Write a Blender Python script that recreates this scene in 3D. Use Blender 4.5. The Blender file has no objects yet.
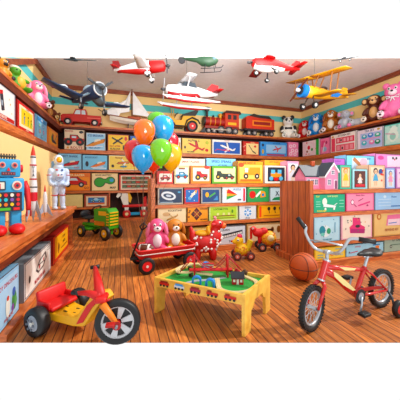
import bpy, bmesh, math, random
from mathutils import Vector, Matrix, Euler
random.seed(7)
SC = bpy.context.scene
COL = SC.collection
PI = math.pi
R = math.radians
# ------------------------------------------------------------------ camera
F = 253.0                     # focal length in pixels of a 400 px wide frame
YAW = R(17.5)                 # camera is turned to the right of the side walls
CA, SA = math.cos(YAW), math.sin(YAW)
cam_data = bpy.data.cameras.new('camera')
cam_data.sensor_width = 36.0
cam_data.lens = 36.0 * F / 400.0
cam_data.shift_y = -0.05
cam_data.clip_start = 0.05
cam = bpy.data.objects.new('camera', cam_data)
cam.location = (0, 0, 1.0)
cam.rotation_euler = (R(90), 0, -YAW)
COL.objects.link(cam)
SC.camera = cam
# ------------------------------------------------------------------ world, sun, exposure
world = bpy.data.worlds.new('world')
SC.world = world
world.use_nodes = True
world.node_tree.nodes['Background'].inputs[0].default_value = (1, 1, 1, 1)
world.node_tree.nodes['Background'].inputs[1].default_value = 1.02
sd = bpy.data.lights.new('sun', 'SUN')
sd.energy = 2.9
sd.angle = R(2.5)
sd.color = (1.0, 0.96, 0.90)
sun = bpy.data.objects.new('sun', sd)
sun.rotation_euler = Vector((-0.85, 0.14, -0.80)).to_track_quat('-Z', 'Y').to_euler()
COL.objects.link(sun)
ad = bpy.data.lights.new('back_wall_fill', 'AREA')  # added fill that brightens the back wall; no fixture of the shop
ad.energy = 112
ad.size = 2.0
ad.color = (1.0, 0.96, 0.9)
al = bpy.data.objects.new('back_wall_fill', ad)
al.location = (2.0, 2.3, 3.15)
al.rotation_euler = (Vector((1.9, 6.9, 2.3)) - Vector(al.location)).to_track_quat('-Z', 'Y').to_euler()
COL.objects.link(al)
fd = bpy.data.lights.new('ceiling_fill', 'AREA')  # added uplight to brighten the ceiling, no real source stands here
fd.energy = 90
fd.size = 2.5
fl_ = bpy.data.objects.new('ceiling_fill', fd)
fd.spread = R(70)
fl_.location = (1.2, -1.6, 1.6)
fl_.rotation_euler = (Vector((2.2, 4.6, 4.2)) - Vector(fl_.location)).to_track_quat('-Z', 'Y').to_euler()
COL.objects.link(fl_)
vs = SC.view_settings
SC.display_settings.display_device = 'sRGB'
vs.view_transform = 'Standard'
vs.look = 'None'
vs.exposure = 0.0
vs.gamma = 1.0
vs.use_curve_mapping = False
# ------------------------------------------------------------------ pixels to room metres
def ray(px): return (px - 200.0) / F
def on_y(px, Y):              # where the view through column px meets the plane y = Y: x, distance
    u = ray(px); d = Y / (CA - SA * u)
    return (SA + CA * u) * d, d
def on_x(px, X):
    u = ray(px); d = X / (SA + CA * u)
    return (CA - SA * u) * d, d
def zat(py, d): return 1.0 + (180.0 - py) / F * d
def at(px, py, z=0.0):        # the point of height z seen at px, py
    d = (z - 1.0) * F / (180.0 - py)
    u = ray(px)
    return Vector(((SA + CA * u) * d, (CA - SA * u) * d, z))
def atd(px, py, d):
    u = ray(px)
    return Vector(((SA + CA * u) * d, (CA - SA * u) * d, zat(py, d)))
# ------------------------------------------------------------------ materials
def lin(h):
    h = h.lstrip('#')
    out = []
    for i in (0, 2, 4):
        c = int(h[i:i+2], 16) / 255.0
        out.append(c / 12.92 if c <= 0.04045 else ((c + 0.055) / 1.055) ** 2.4)
    return tuple(out) + (1.0,)
MATS = {}
def vivid(c, k=1.22):
    g = .3*c[0] + .59*c[1] + .11*c[2]
    return tuple(min(1, max(0, g + (x-g)*k))*.86 for x in c[:3]) + (1,)
def mat(h, rough=0.5, metal=0.0, coat=0.0):
    key = (h, rough, metal, coat)
    if key in MATS: return MATS[key]
    m = bpy.data.materials.new('paint_' + h.strip('#'))
    m.use_nodes = True
    nt = m.node_tree
    b = nt.nodes['Principled BSDF']
    b.inputs['Roughness'].default_value = rough
    b.inputs['Metallic'].default_value = metal
    b.inputs['Coat Weight'].default_value = coat
    tc = nt.nodes.new('ShaderNodeTexCoord')
    n = nt.nodes.new('ShaderNodeTexNoise'); n.inputs['Scale'].default_value = 14
    nt.links.new(tc.outputs['Object'], n.inputs['Vector'])
    mx = nt.nodes.new('ShaderNodeMix'); mx.data_type = 'RGBA'
    c = vivid(lin(h))
    mx.inputs[6].default_value = tuple(x * 0.90 for x in c[:3]) + (1,)
    mx.inputs[7].default_value = tuple(min(1, x * 1.08) for x in c[:3]) + (1,)
    nt.links.new(n.outputs['Fac'], mx.inputs[0])
    nt.links.new(mx.outputs[2], b.inputs['Base Color'])
    MATS[key] = m
    return m
def wood(name, c1, c2, scale=(1, 1, 1), rough=0.45, planks=None, dark='#3a1808'):
    """streaky painted wood; planks = (axis, width) adds dark seams"""
    m = bpy.data.materials.new(name); m.use_nodes = True
    nt = m.node_tree; L = nt.links; N = nt.nodes
    b = N['Principled BSDF']; b.inputs['Roughness'].default_value = rough
    tc = N.new('ShaderNodeTexCoord'); mp = N.new('ShaderNodeMapping')
    mp.inputs['Scale'].default_value = scale
    L.new(tc.outputs['Object'], mp.inputs['Vector'])
    n = N.new('ShaderNodeTexNoise'); n.inputs['Scale'].default_value = 6; n.inputs['Detail'].default_value = 5
    L.new(mp.outputs[0], n.inputs['Vector'])
    cr = N.new('ShaderNodeValToRGB')
    cr.color_ramp.elements[0].position = 0.33; cr.color_ramp.elements[0].color = lin(c2)
    cr.color_ramp.elements[1].position = 0.66; cr.color_ramp.elements[1].color = lin(c1)
    L.new(n.outputs['Fac'], cr.inputs[0])
    out = cr.outputs[0]
    if planks:
        ax, wd = planks
        sp = N.new('ShaderNodeSeparateXYZ'); L.new(tc.outputs['Object'], sp.inputs[0])
        dv = N.new('ShaderNodeMath'); dv.operation = 'DIVIDE'; dv.inputs[1].default_value = wd
        L.new(sp.outputs[ax], dv.inputs[0])
        fl = N.new('ShaderNodeMath'); fl.operation = 'FLOOR'; L.new(dv.outputs[0], fl.inputs[0])
        fr = N.new('ShaderNodeMath'); fr.operation = 'FRACT'; L.new(dv.outputs[0], fr.inputs[0])
        # tone of each plank
        wn = N.new('ShaderNodeTexWhiteNoise'); wn.noise_dimensions = '1D'; L.new(fl.outputs[0], wn.inputs['W'])
        mr = N.new('ShaderNodeMapRange'); mr.inputs[3].default_value = 0.72; mr.inputs[4].default_value = 1.18
        L.new(wn.outputs[0], mr.inputs[0])
        mm = N.new('ShaderNodeMix'); mm.data_type = 'RGBA'; mm.blend_type = 'MULTIPLY'; mm.inputs[0].default_value = 1
        cb = N.new('ShaderNodeCombineColor')
        for k in range(3): L.new(mr.outputs[0], cb.inputs[k])
        L.new(out, mm.inputs[6]); L.new(cb.outputs[0], mm.inputs[7])
        lt = N.new('ShaderNodeMath'); lt.operation = 'LESS_THAN'; lt.inputs[1].default_value = 0.10
        L.new(fr.outputs[0], lt.inputs[0])
        m2 = N.new('ShaderNodeMix'); m2.data_type = 'RGBA'
        L.new(lt.outputs[0], m2.inputs[0]); L.new(mm.outputs[2], m2.inputs[6]); m2.inputs[7].default_value = lin(dark)
        out = m2.outputs[2]
    L.new(out, b.inputs['Base Color'])
    return m
W_FLOOR = wood('floor_planks', '#d27c35', '#9c501d', (9, 0.8, 1), 0.45, ('X', 0.058), '#43200e')
W_EDGE = wood('orange_shelf_wood', '#d97b3a', '#a84a1c', (1.2, 1.2, 12), 0.4)
W_DARK = wood('dark_shelf_wood', '#7a2e14', '#571d0c', (1, 1, 8), 0.5)
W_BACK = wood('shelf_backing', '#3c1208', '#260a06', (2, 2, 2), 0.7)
W_PANEL = wood('red_brown_panel', '#c9662e', '#9c421c', (9, 9, 0.8), 0.4, ('Y', 0.11), '#5d2410')
W_TOP = wood('counter_wood', '#d9793c', '#b04f20', (10, 0.8, 1), 0.38)
W_TRIM = wood('brown_trim', '#9a4a26', '#73301a', (1, 1, 6), 0.45)
W_CUBBY = wood('cubby_wood', '#c8692f', '#a04a1e', (1, 1, 6), 0.45)
W_PINE = wood('yellow_pine', '#f2bf4e', '#e0a436', (3, 3, 3), 0.4)
# ------------------------------------------------------------------ mesh collector
class MB:
    def __init__(s): s.bm = bmesh.new(); s.mats = []; s.M = Matrix.Identity(4)
    def mi(s, m):
        if isinstance(m, str): m = mat(m)
        if m not in s.mats: s.mats.append(m)
        return s.mats.index(m)
    def add(s, vs, fs, m, smooth=False, M=None):
        i = s.mi(m); T = s.M if M is None else s.M @ M
        bv = [s.bm.verts.new(T @ Vector(v)) for v in vs]
        for f in fs:
            try: bf = s.bm.faces.new([bv[k] for k in f])
            except ValueError: continue
            bf.material_index = i; bf.smooth = smooth
        return s
    def box(s, x0, x1, y0, y1, z0, z1, m, M=None):
        vs = [(x, y, z) for z in (z0, z1) for y in (y0, y1) for x in (x0, x1)]
        return s.add(vs, [(0,2,3,1),(4,5,7,6),(0,1,5,4),(2,6,7,3),(0,4,6,2),(1,3,7,5)], m, M=M)
    def cbox(s, c, d, m, M=None):
        return s.box(c[0]-d[0]/2, c[0]+d[0]/2, c[1]-d[1]/2, c[1]+d[1]/2, c[2]-d[2]/2, c[2]+d[2]/2, m, M)
    def rbox(s, c, d, m, r=0.01, rot=None, seg=2):          # rounded box
        b = bmesh.new(); bmesh.ops.create_cube(b, size=1)
        bmesh.ops.scale(b, vec=Vector(d), verts=b.verts)
        bmesh.ops.bevel(b, geom=list(b.edges), offset=min(r, min(d)*0.45), segments=seg, profile=0.5, affect='EDGES')
        T = Matrix.Translation(Vector(c)) @ (rot.to_4x4() if rot else Matrix.Identity(4))
        b.verts.ensure_lookup_table()
        vs = [tuple(v.co) for v in b.verts]; fs = [[v.index for v in f.verts] for f in b.faces]
        b.free()
        return s.add(vs, fs, m, True, T)
    def ball(s, c, r, m, rot=None, nu=16, nv=10):
        if not hasattr(r, '__len__'): r = (r, r, r)
        vs = [(0, 0, 1)]; fs = []
        for j in range(1, nv):
            t = PI * j / nv
            for i in range(nu):
                a = 2 * PI * i / nu
                vs.append((math.sin(t)*math.cos(a), math.sin(t)*math.sin(a), math.cos(t)))
        vs.append((0, 0, -1)); n = len(vs) - 1
        for i in range(nu): fs.append((0, 1+i, 1+(i+1) % nu))
        for j in range(nv-2):
            for i in range(nu):
                a = 1 + j*nu + i; b = 1 + j*nu + (i+1) % nu
                fs.append((a, a+nu, b+nu, b))
        for i in range(nu): fs.append((n, 1+(nv-2)*nu+(i+1) % nu, 1+(nv-2)*nu+i))
        vs = [(x*r[0], y*r[1], z*r[2]) for x, y, z in vs]
        T = Matrix.Translation(Vector(c)) @ (rot.to_4x4() if rot else Matrix.Identity(4))
        return s.add(vs, fs, m, True, T)
    def cyl(s, p0, p1, r0, m, r1=None, seg=14, caps=True, smooth=True):
        r1 = r0 if r1 is None else r1
        p0 = Vector(p0); p1 = Vector(p1); ax = (p1 - p0)
        q = ax.to_track_quat('Z', 'Y'); vs = []; fs = []
        for p, r in ((p0, r0), (p1, r1)):
            for i in range(seg):
                a = 2*PI*i/seg
                vs.append(tuple(p + q @ Vector((r*math.cos(a), r*math.sin(a), 0))))
        for i in range(seg): fs.append((i, (i+1) % seg, seg+(i+1) % seg, seg+i))
        s.add(vs, fs, m, smooth)
        if caps:
            if r0 > 1e-5: s.add(vs[:seg], [list(range(seg))[::-1]], m)
            if r1 > 1e-5: s.add(vs[seg:], [list(range(seg))], m)
        return s
    def tube(s, pts, r, m, seg=8, closed=False):
        pts = [Vector(p) for p in pts]; n = len(pts); vs = []; fs = []
        rr = r if hasattr(r, '__len__') else [r]*n
        prev = None
        for k, p in enumerate(pts):
            if closed: t = pts[(k+1) % n] - pts[k-1]
            else: t = pts[min(k+1, n-1)] - pts[max(k-1, 0)]
            t.normalize()
            if prev is None:
                a = Vector((0, 0, 1)) if abs(t.z) < 0.9 else Vector((1, 0, 0))
                u = t.cross(a).normalized()
            else:
                u = (prev - t * prev.dot(t)).normalized()
            prev = u; w = t.cross(u)
            for i in range(seg):
                a = 2*PI*i/seg
                vs.append(tuple(p + u*(rr[k]*math.cos(a)) + w*(rr[k]*math.sin(a))))
        for k in range(n if closed else n-1):
            for i in range(seg):
                a = k*seg+i; b = k*seg+(i+1) % seg; k2 = ((k+1) % n)*seg
                fs.append((a, b, k2+(i+1) % seg, k2+i))
        if not closed:
            fs.append(list(range(seg))[::-1]); fs.append([(n-1)*seg+i for i in range(seg)])
        return s.add(vs, fs, m, True)
    def ring(s, c, axis, Rr, r, m, n=28, seg=10, flat=1.0):   # torus around an axis
        q = Vector(axis).to_track_quat('Z', 'Y'); vs = []; fs = []
        for k in range(n):
            a = 2*PI*k/n
            for i in range(seg):
                b = 2*PI*i/seg
                rr = Rr + r*math.cos(b)
                vs.append(tuple(Vector(c) + q @ Vector((rr*math.cos(a), rr*math.sin(a), r*flat*math.sin(b)))))
        for k in range(n):
            for i in range(seg):
                fs.append((k*seg+i, ((k+1) % n)*seg+i, ((k+1) % n)*seg+(i+1) % seg, k*seg+(i+1) % seg))
        return s.add(vs, fs, m, True)
    def prism(s, poly, y0, y1, m, plane='xz', M=None):       # 2-D outline given depth
        n = len(poly)
        def P(a, b, t): return (a, t, b) if plane == 'xz' else ((a, b, t) if plane == 'xy' else (t, a, b))
        vs = [P(a, b, y0) for a, b in poly] + [P(a, b, y1) for a, b in poly]
        fs = [list(range(n)), list(range(n, 2*n))[::-1]]
        for i in range(n): fs.append((i, n+i, n+(i+1) % n, (i+1) % n))
        s.add(vs, fs, m, M=M)
        return s
    def lathe(s, prof, c, axis, m, seg=20):                  # (radius, height) list
        q = Vector(axis).to_track_quat('Z', 'Y'); vs = []; fs = []
        for r, h in prof:
            for i in range(seg):
                a = 2*PI*i/seg
                vs.append(tuple(Vector(c) + q @ Vector((r*math.cos(a), r*math.sin(a), h))))
        for k in range(len(prof)-1):
            for i in range(seg):
                fs.append((k*seg+i, k*seg+(i+1) % seg, (k+1)*seg+(i+1) % seg, (k+1)*seg+i))
        s.add(vs, fs, m, True)
        return s
    def build(s, name, parent=None, loc=None, rz=0.0):
        bmesh.ops.recalc_face_normals(s.bm, faces=s.bm.faces)
        me = bpy.data.meshes.new(name); s.bm.to_mesh(me); s.bm.free()
        for m in s.mats: me.materials.append(m)
        o = bpy.data.objects.new(name, me); COL.objects.link(o)
        if parent: o.parent = parent
        if loc is not None: o.location = loc; o.rotation_euler = (0, 0, rz)
        return o
def tag(o, label, cat, group=None):
    o['label'] = label; o['category'] = cat
    if group: o['group'] = group
    return o
def struct(o): o['kind'] = 'structure'; return o
def thing(name, label, cat, loc=(0, 0, 0), rz=0.0, group=None, scale=1.0):
    o = bpy.data.objects.new(name, None); COL.objects.link(o)
    o.location = loc; o.rotation_euler = (0, 0, rz); o.scale = (scale,)*3
    return tag(o, label, cat, group)
def dup(root, loc, rz, label, group=None):
    r = root.copy(); COL.objects.link(r); r.location = loc; r.rotation_euler = (0, 0, rz); r['label'] = label
    if group: r['group'] = group
    for ch in list(root.children):
        c = ch.copy(); COL.objects.link(c); c.parent = r
        for g in list(ch.children):
            d = g.copy(); COL.objects.link(d); d.parent = c
    return r
# ================================================================== THE ROOM
WX0, WX1, WY, CZ = -1.57, 5.65, 6.90, 3.32       # left wall, right wall, back wall, ceiling
# floor: planks run towards the back wall; its near edge is where the picture of the shop ends
def front_y(x, d): return (d - SA * x) / CA
b = MB()
b.prism([(WX0, front_y(WX0, 1.56)), (6.0, front_y(6.0, 1.56)), (6.0, WY), (WX0, WY)], -0.004, 0.0, W_FLOOR, 'xy')
struct(b.build('floor'))
# walls: yellow with a turquoise stripe under the ceiling
def wall_paint():
    m = bpy.data.materials.new('yellow_wall_with_stripe'); m.use_nodes = True
    nt = m.node_tree; N = nt.nodes; L = nt.links
    bs = N['Principled BSDF']; bs.inputs['Roughness'].default_value = 0.8
    g = N.new('ShaderNodeTexCoord'); sp = N.new('ShaderNodeSeparateXYZ'); L.new(g.outputs['Object'], sp.inputs[0])
    cr = N.new('ShaderNodeValToRGB'); cr.color_ramp.interpolation = 'CONSTANT'
    mr = N.new('ShaderNodeMapRange'); mr.inputs[1].default_value = 2.5; mr.inputs[2].default_value = 3.5
    L.new(sp.outputs['Z'], mr.inputs[0]); L.new(mr.outputs[0], cr.inputs[0])
    e = cr.color_ramp.elements
    e[0].position = 0; e[0].color = lin('#f4cf8c')
    e[1].position = 0.34; e[1].color = lin('#55bfc0')
    x = e.new(0.51); x.color = lin('#f4cf8c')
    n = N.new('ShaderNodeTexNoise'); n.inputs['Scale'].default_value = 3
    mx = N.new('ShaderNodeMix'); mx.data_type = 'RGBA'; mx.blend_type = 'MULTIPLY'; mx.inputs[0].default_value = 0.15
    L.new(cr.outputs[0], mx.inputs[6]); L.new(n.outputs['Color'], mx.inputs[7])
    L.new(mx.outputs[2], bs.inputs['Base Color'])
    return m
WALL = wall_paint()
b = MB(); b.box(WX0, WX1, WY, WY+0.1, 0, CZ, WALL); struct(b.build('wall_back'))
b = MB()
b.prism([(2.2, 0), (WY, 0), (WY, CZ), (5.55, CZ), (4.1, 2.655), (2.2, 2.655)], WX0-0.1, WX0, WALL, 'yz'); struct(b.build('wall_left'))
b = MB(); b.box(WX1, WX1+0.1, 2.9, WY, 0, CZ, WALL); struct(b.build('wall_right'))
b = MB(); b.box(WX0, -1.06, 1.66, 5.02, 0, 1.45, WALL); struct(b.build('wall_left'))
b = MB()
b.prism([(WX0, front_y(WX0, 4.82)), (WX1, front_y(WX1, 4.82)), (WX1, WY), (WX0, WY)], CZ, CZ+0.05, mat('#ffffff', 0.9), 'xy')
struct(b.build('ceiling'))
b = MB(); b.box(WX0, WX1, WY-0.05, WY-0.001, CZ-0.10, CZ-0.001, W_TRIM); struct(b.build('trim_1'))
b = MB(); b.box(WX0+0.001, WX0+0.05, 5.55, WY-0.05, CZ-0.10, CZ-0.001, W_TRIM)
b.add([(WX0+0.001, 4.1, 2.56), (WX0+0.05, 4.1, 2.56), (WX0+0.05, 5.55, 3.22), (WX0+0.001, 5.55, 3.22),
       (WX0+0.001, 4.1, 2.655), (WX0+0.05, 4.1, 2.655), (WX0+0.05, 5.55, 3.315), (WX0+0.001, 5.55, 3.315)],
      [(0,1,2,3),(4,7,6,5),(0,4,5,1),(1,5,6,2),(2,6,7,3),(3,7,4,0)], W_TRIM)
struct(b.build('trim_2'))
b = MB(); b.box(WX1-0.05, WX1-0.001, 3.4, WY-0.05, CZ-0.10, CZ-0.001, W_TRIM); struct(b.build('trim_3'))
# ------------------------------------------------------------------ wall shelving
LX, BY, RX = -1.32, 6.54, 5.30                   # front edges of the upper shelves
LEDGE, ROW1, ROW2, ROW3, ROW4 = 2.29, 1.71, 1.24, 0.735, 0.35
sh = thing('wall_shelving', 'long upper wooden shelving round three walls, plush toys and models on its ledge', 'shelving', (0, 0, 0))
def u_shelf(z, th, m, name, y0=3.40):            # one board running round three walls
    b = MB()
    b.box(WX0+0.002, LX, y0, WY-0.002, z-th, z, m)
    b.box(LX, RX, BY, WY-0.002, z-th, z, m)
    b.box(RX, WX1-0.002, 3.4, WY-0.002, z-th, z, m)
    return b.build(name, sh)
u_shelf(LEDGE, 0.045, W_EDGE, 'display_ledge')
u_shelf(ROW1, 0.085, W_EDGE, 'shelf_board')
b = MB()                                         # dark band under the ledge
b.box(WX0+0.002, LX-0.005, 3.4, WY-0.002, LEDGE-0.15, LEDGE-0.046, W_DARK)
b.box(LX-0.005, RX+0.03, BY+0.03, WY-0.002, LEDGE-0.085, LEDGE-0.046, W_DARK)
b.box(RX+0.03, WX1-0.002, 3.4, WY-0.002, LEDGE-0.085, LEDGE-0.046, W_DARK)
b.build('fascia', sh)
b = MB()
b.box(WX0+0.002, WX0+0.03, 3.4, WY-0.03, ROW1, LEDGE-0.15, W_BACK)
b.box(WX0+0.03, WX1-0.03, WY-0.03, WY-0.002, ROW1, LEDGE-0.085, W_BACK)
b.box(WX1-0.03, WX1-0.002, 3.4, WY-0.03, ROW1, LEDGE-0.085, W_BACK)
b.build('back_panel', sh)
# shelving under it on the back wall
xl, _ = on_y(153, BY)
sb = thing('wall_shelving', 'lower wooden shelving on the back wall with a dark open cubby holding a horse', 'shelving')
XR = 5.0
b = MB(); b.box(WX0+0.03, RX, BY, WY-0.03, ROW2-0.05, ROW2, W_EDGE); b.build('shelf_board', sb)
b = MB(); b.box(WX0+0.03, xl, BY, WY-0.03, ROW3-0.05, ROW3, W_EDGE); b.build('shelf_board', sb)
xc, _ = on_y(110, BY)
b = MB(); b.box(WX0+0.03, xc, BY, WY-0.03, ROW4-0.045, ROW4, W_EDGE); b.build('shelf_board', sb)
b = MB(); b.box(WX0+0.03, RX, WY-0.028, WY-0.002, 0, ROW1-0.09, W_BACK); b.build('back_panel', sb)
b = MB(); b.box(WX0+0.03, xl+0.05, BY-0.02, WY-0.03, 0, 0.06, W_CUBBY); b.build('base', sb)
b = MB(); b.box(xl, xl+0.05, BY-0.01, WY-0.03, 0.06, ROW2-0.05, W_EDGE); b.build('side_panel', sb)
b = MB(); b.box(xc-0.03, xc, BY-0.0, WY-0.03, 0.06, ROW3-0.05, W_EDGE); b.build('side_panel', sb)
# ------------------------------------------------------------------ low shelf units (one along the back, one at the right)
G1Y = 3.35
g1x0, _ = on_y(155, G1Y); g1x1, _ = on_y(300, G1Y)
G1 = [0.944, 0.667, 0.417]
g1 = thing('shelf_unit', 'low wooden shelf unit with three open rows of toy boxes behind the red wagon', 'shelf unit')
for z in G1:
    b = MB(); b.box(g1x0, g1x1, G1Y, G1Y+0.40, z-0.045, z, W_EDGE); b.build('shelf_board', g1)
b = MB(); b.box(g1x0, g1x1, G1Y-0.03, G1Y+0.40, 0, 0.07, W_EDGE); b.build('base', g1)
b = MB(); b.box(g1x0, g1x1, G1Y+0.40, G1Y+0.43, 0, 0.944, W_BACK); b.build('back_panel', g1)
b = MB(); b.box(g1x0-0.05, g1x0, G1Y-0.02, G1Y+0.43, 0, 1.02, W_EDGE); b.build('side_panel', g1)
b = MB(); b.box(g1x1, g1x1+0.05, G1Y-0.02, G1Y+0.43, 0, 1.0, W_EDGE); b.build('side_panel', g1)
G2Y, G2X = 2.37, 2.09
G2 = [0.886, 0.617, 0.276]
g2x1 = 4.0
g2 = thing('shelf_unit', 'low wooden shelf unit with a wide plain end panel, doll boxes and dollhouse on top', 'shelf unit')
for z in G2:
    b = MB(); b.box(G2X, g2x1, G2Y, G2Y+0.52, z-0.045, z, W_EDGE); b.build('shelf_board', g2)
b = MB(); b.box(G2X, g2x1, G2Y-0.04, G2Y+0.52, 0, 0.07, W_EDGE); b.build('base', g2)
b = MB(); b.box(G2X, g2x1, G2Y+0.27, G2Y+0.30, 0.07, 0.84, W_BACK); b.build('back_panel', g2)
b = MB(); b.box(G2X-0.05, G2X, G2Y-0.02, G2Y+0.54, 0.07, 0.99, W_PANEL)
b.box(G2X-0.10, G2X, G2Y-0.06, G2Y+0.56, 0, 0.07, W_PANEL); b.build('end_panel', g2)
# ------------------------------------------------------------------ counter at the left
ct = thing('display_counter', 'low wooden display counter along the left wall, robot rocket and astronaut on its top', 'counter')
CTX, CT0, CT1, CTZ = -0.64, 1.66, 4.30, 0.60
b = MB(); b.box(-1.058, CTX, CT0, CT1, CTZ-0.035, CTZ, W_TOP); b.build('counter_top', ct)
b = MB(); b.box(-1.058, CTX-0.03, CT0, CT1-0.03, CTZ-0.09, CTZ-0.036, W_EDGE)
b.box(-1.058, CTX-0.05, CT0, CT1-0.05, CTZ-0.15, CTZ-0.09, W_DARK); b.build('fascia', ct)
b = MB(); b.box(-1.058, -1.03, CT0, CT1-0.05, 0.03, CTZ-0.15, W_BACK); b.build('back_panel', ct)
b = MB(); b.box(-1.058, CTX-0.03, 1.85, CT1-0.04, 0.0, 0.035, W_EDGE); b.build('base', ct)
b = MB(); b.box(-1.058, CTX-0.05, CT1-0.10, CT1-0.05, 0.035, CTZ-0.15, W_EDGE); b.build('side_panel', ct)
# ================================================================== PRINTED TOY BOXES
TXT = {}
def text_mesh(s):
    if s in TXT: return TXT[s]
    cu = bpy.data.curves.new('t', 'FONT'); cu.body = s; cu.resolution_u = 2; cu.offset = 0.025
    ob = bpy.data.objects.new('t', cu)
    me = ob.to_mesh()
    vs = [(v.co.x, v.co.y) for v in me.vertices]; fs = [list(p.vertices) for p in me.polygons]
    ob.to_mesh_clear(); bpy.data.objects.remove(ob); bpy.data.curves.remove(cu)
    x0 = min(v[0] for v in vs); x1 = max(v[0] for v in vs); y0 = min(v[1] for v in vs); y1 = max(v[1] for v in vs)
    TXT[s] = ([((x-x0)/(y1-y0), (y-y0)/(y1-y0)) for x, y in vs], fs, (x1-x0)/(y1-y0))
    return TXT[s]
class Art:
    """a printed front: coordinates are in box heights, x from 0 to s.a, y from 0 to 1"""
    def __init__(s, mb, w, h, y):
        s.mb, s.w, s.h, s.y, s.a, s.k = mb, w, h, y, w / h, 0
    def put(s, pts, fs, c):
        s.k += 1
        t = s.y - 0.0007 - 0.0004 * s.k
        s.mb.add([((x - s.a/2) * s.h, t, y * s.h) for x, y in pts], fs, mat(c, 0.45) if isinstance(c, str) else c)
    def poly(s, pts, c): s.put(pts, [list(range(len(pts)))], c)
    def rect(s, x0, y0, x1, y1, c): s.poly([(x0, y0), (x1, y0), (x1, y1), (x0, y1)], c)
    def panel(s, l, b, r, t, c):              # margins as fractions of width / height
        s.rect(l*s.a, b, (1-r)*s.a, 1-t, c)
    def ell(s, x, y, rx, ry, c, n=14, rot=0.0):
        cr, sr = math.cos(rot), math.sin(rot)
        s.poly([(x+rx*math.cos(2*PI*i/n)*cr-ry*math.sin(2*PI*i/n)*sr, y+rx*math.cos(2*PI*i/n)*sr+ry*math.sin(2*PI*i/n)*cr) for i in range(n)], c)
    def line(s, x0, y0, x1, y1, t, c):
        dx, dy = x1-x0, y1-y0; L = math.hypot(dx, dy) or 1; nx, ny = -dy/L*t/2, dx/L*t/2
        s.poly([(x0+nx, y0+ny), (x1+nx, y1+ny), (x1-nx, y1-ny), (x0-nx, y0-ny)], c)
    def text(s, tx, x, y, h, c, maxw=None):   # centred on x, baseline y
        vs, fs, w = text_mesh(tx)
        sx = h
        if maxw and w*h > maxw: sx = maxw / w
        s.put([(x - w*sx/2 + vx*sx, y + vy*h) for vx, vy in vs], fs, c)
    # ---- little drawings
    def opoly(s, pts, c, g=.035):            # shape with an ink outline
        cx = sum(p[0] for p in pts)/len(pts); cy = sum(p[1] for p in pts)/len(pts)
        s.poly([(x + g*((x > cx)-(x < cx)), y + g*.8*((y > cy)-(y < cy))) for x, y in pts], '#241a18'); s.poly(pts, c)
    def car(s, x, y, k, c, cab='#cfe4ee'):
        k *= 1.18
        s.opoly([(x-k, y-.1*k), (x+k, y-.1*k), (x+.95*k, y+.2*k), (x+.5*k, y+.28*k), (x+.2*k, y+.55*k), (x-.35*k, y+.55*k), (x-.6*k, y+.25*k), (x-.98*k, y+.18*k)], c)
        s.poly([(x-.45*k, y+.25*k), (x+.3*k, y+.25*k), (x+.12*k, y+.47*k), (x-.3*k, y+.47*k)], cab)
        for q in (-.55, .55):
            s.ell(x+q*k, y-.12*k, .24*k, .24*k, '#1c1c20'); s.ell(x+q*k, y-.12*k, .11*k, .11*k, '#c8c8c8')
    def truck(s, x, y, k, c, big=.34, wheel='#1c1c20'):
        k *= 1.18
        s.opoly([(x-k, y), (x+k, y), (x+k, y+.3*k), (x+.45*k, y+.36*k), (x+.25*k, y+.65*k), (x-.35*k, y+.65*k), (x-.4*k, y+.32*k), (x-k, y+.32*k)], c)
        s.rect(x-.25*k, y+.35*k, x+.2*k, y+.56*k, '#d6e8f0')
        for q in (-.58, .58):
            s.ell(x+q*k, y-.08*k, big*k, big*k, wheel); s.ell(x+q*k, y-.08*k, .14*k, .14*k, '#d84030')
    def tractor(s, x, y, k, c):
        k *= 1.18
        s.opoly([(x-.3*k, y), (x+.95*k, y), (x+.95*k, y+.38*k), (x+.1*k, y+.42*k), (x+.05*k, y+.8*k), (x-.55*k, y+.8*k), (x-.6*k, y+.2*k)], c)
        s.ell(x-.45*k, y-.02*k, .42*k, .42*k, '#181818'); s.ell(x-.45*k, y-.02*k, .16*k, .16*k, '#e8c040')
        s.ell(x+.65*k, y-.12*k, .28*k, .28*k, '#181818'); s.ell(x+.65*k, y-.12*k, .1*k, .1*k, '#e8c040')
    def plane(s, x, y, k, c, c2='#f4f4f0', rot=-.35):
        cr, sr = math.cos(rot), math.sin(rot)
        def T(p): return [(x+(a*cr-b*sr)*k, y+(a*sr+b*cr)*k) for a, b in p]
        s.opoly(T([(.0, .05), (-.35, .62), (-.15, .62), (.3, .05)]), c2)
        s.opoly(T([(-1, 0), (-.7, .13), (.6, .12), (1, .03), (.7, -.1), (-.7, -.1)]), c)
        s.poly(T([(.1, -.02), (-.2, -.6), (0, -.6), (.42, -.02)]), c2)
        s.poly(T([(.72, .05), (1.0, .38), (1.1, .36), (1.0, .02)]), c)
    def boat(s, x, y, k, c, rot=.25):
        k *= 1.18
        cr, sr = math.cos(rot), math.sin(rot)
        def T(p): return [(x+(a*cr-b*sr)*k, y+(a*sr+b*cr)*k) for a, b in p]
        s.opoly(T([(-1, 0), (-.6, -.2), (.75, -.22), (1, .12), (.2, .16), (-.2, .1)]), c)
        s.poly(T([(-.1, .1), (.05, .32), (.5, .3), (.6, .12)]), '#f0ead8')
        s.line(x-.9*k, y-.38*k, x+.7*k, y-.3*k, .07*k, '#f8f8ff')
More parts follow.
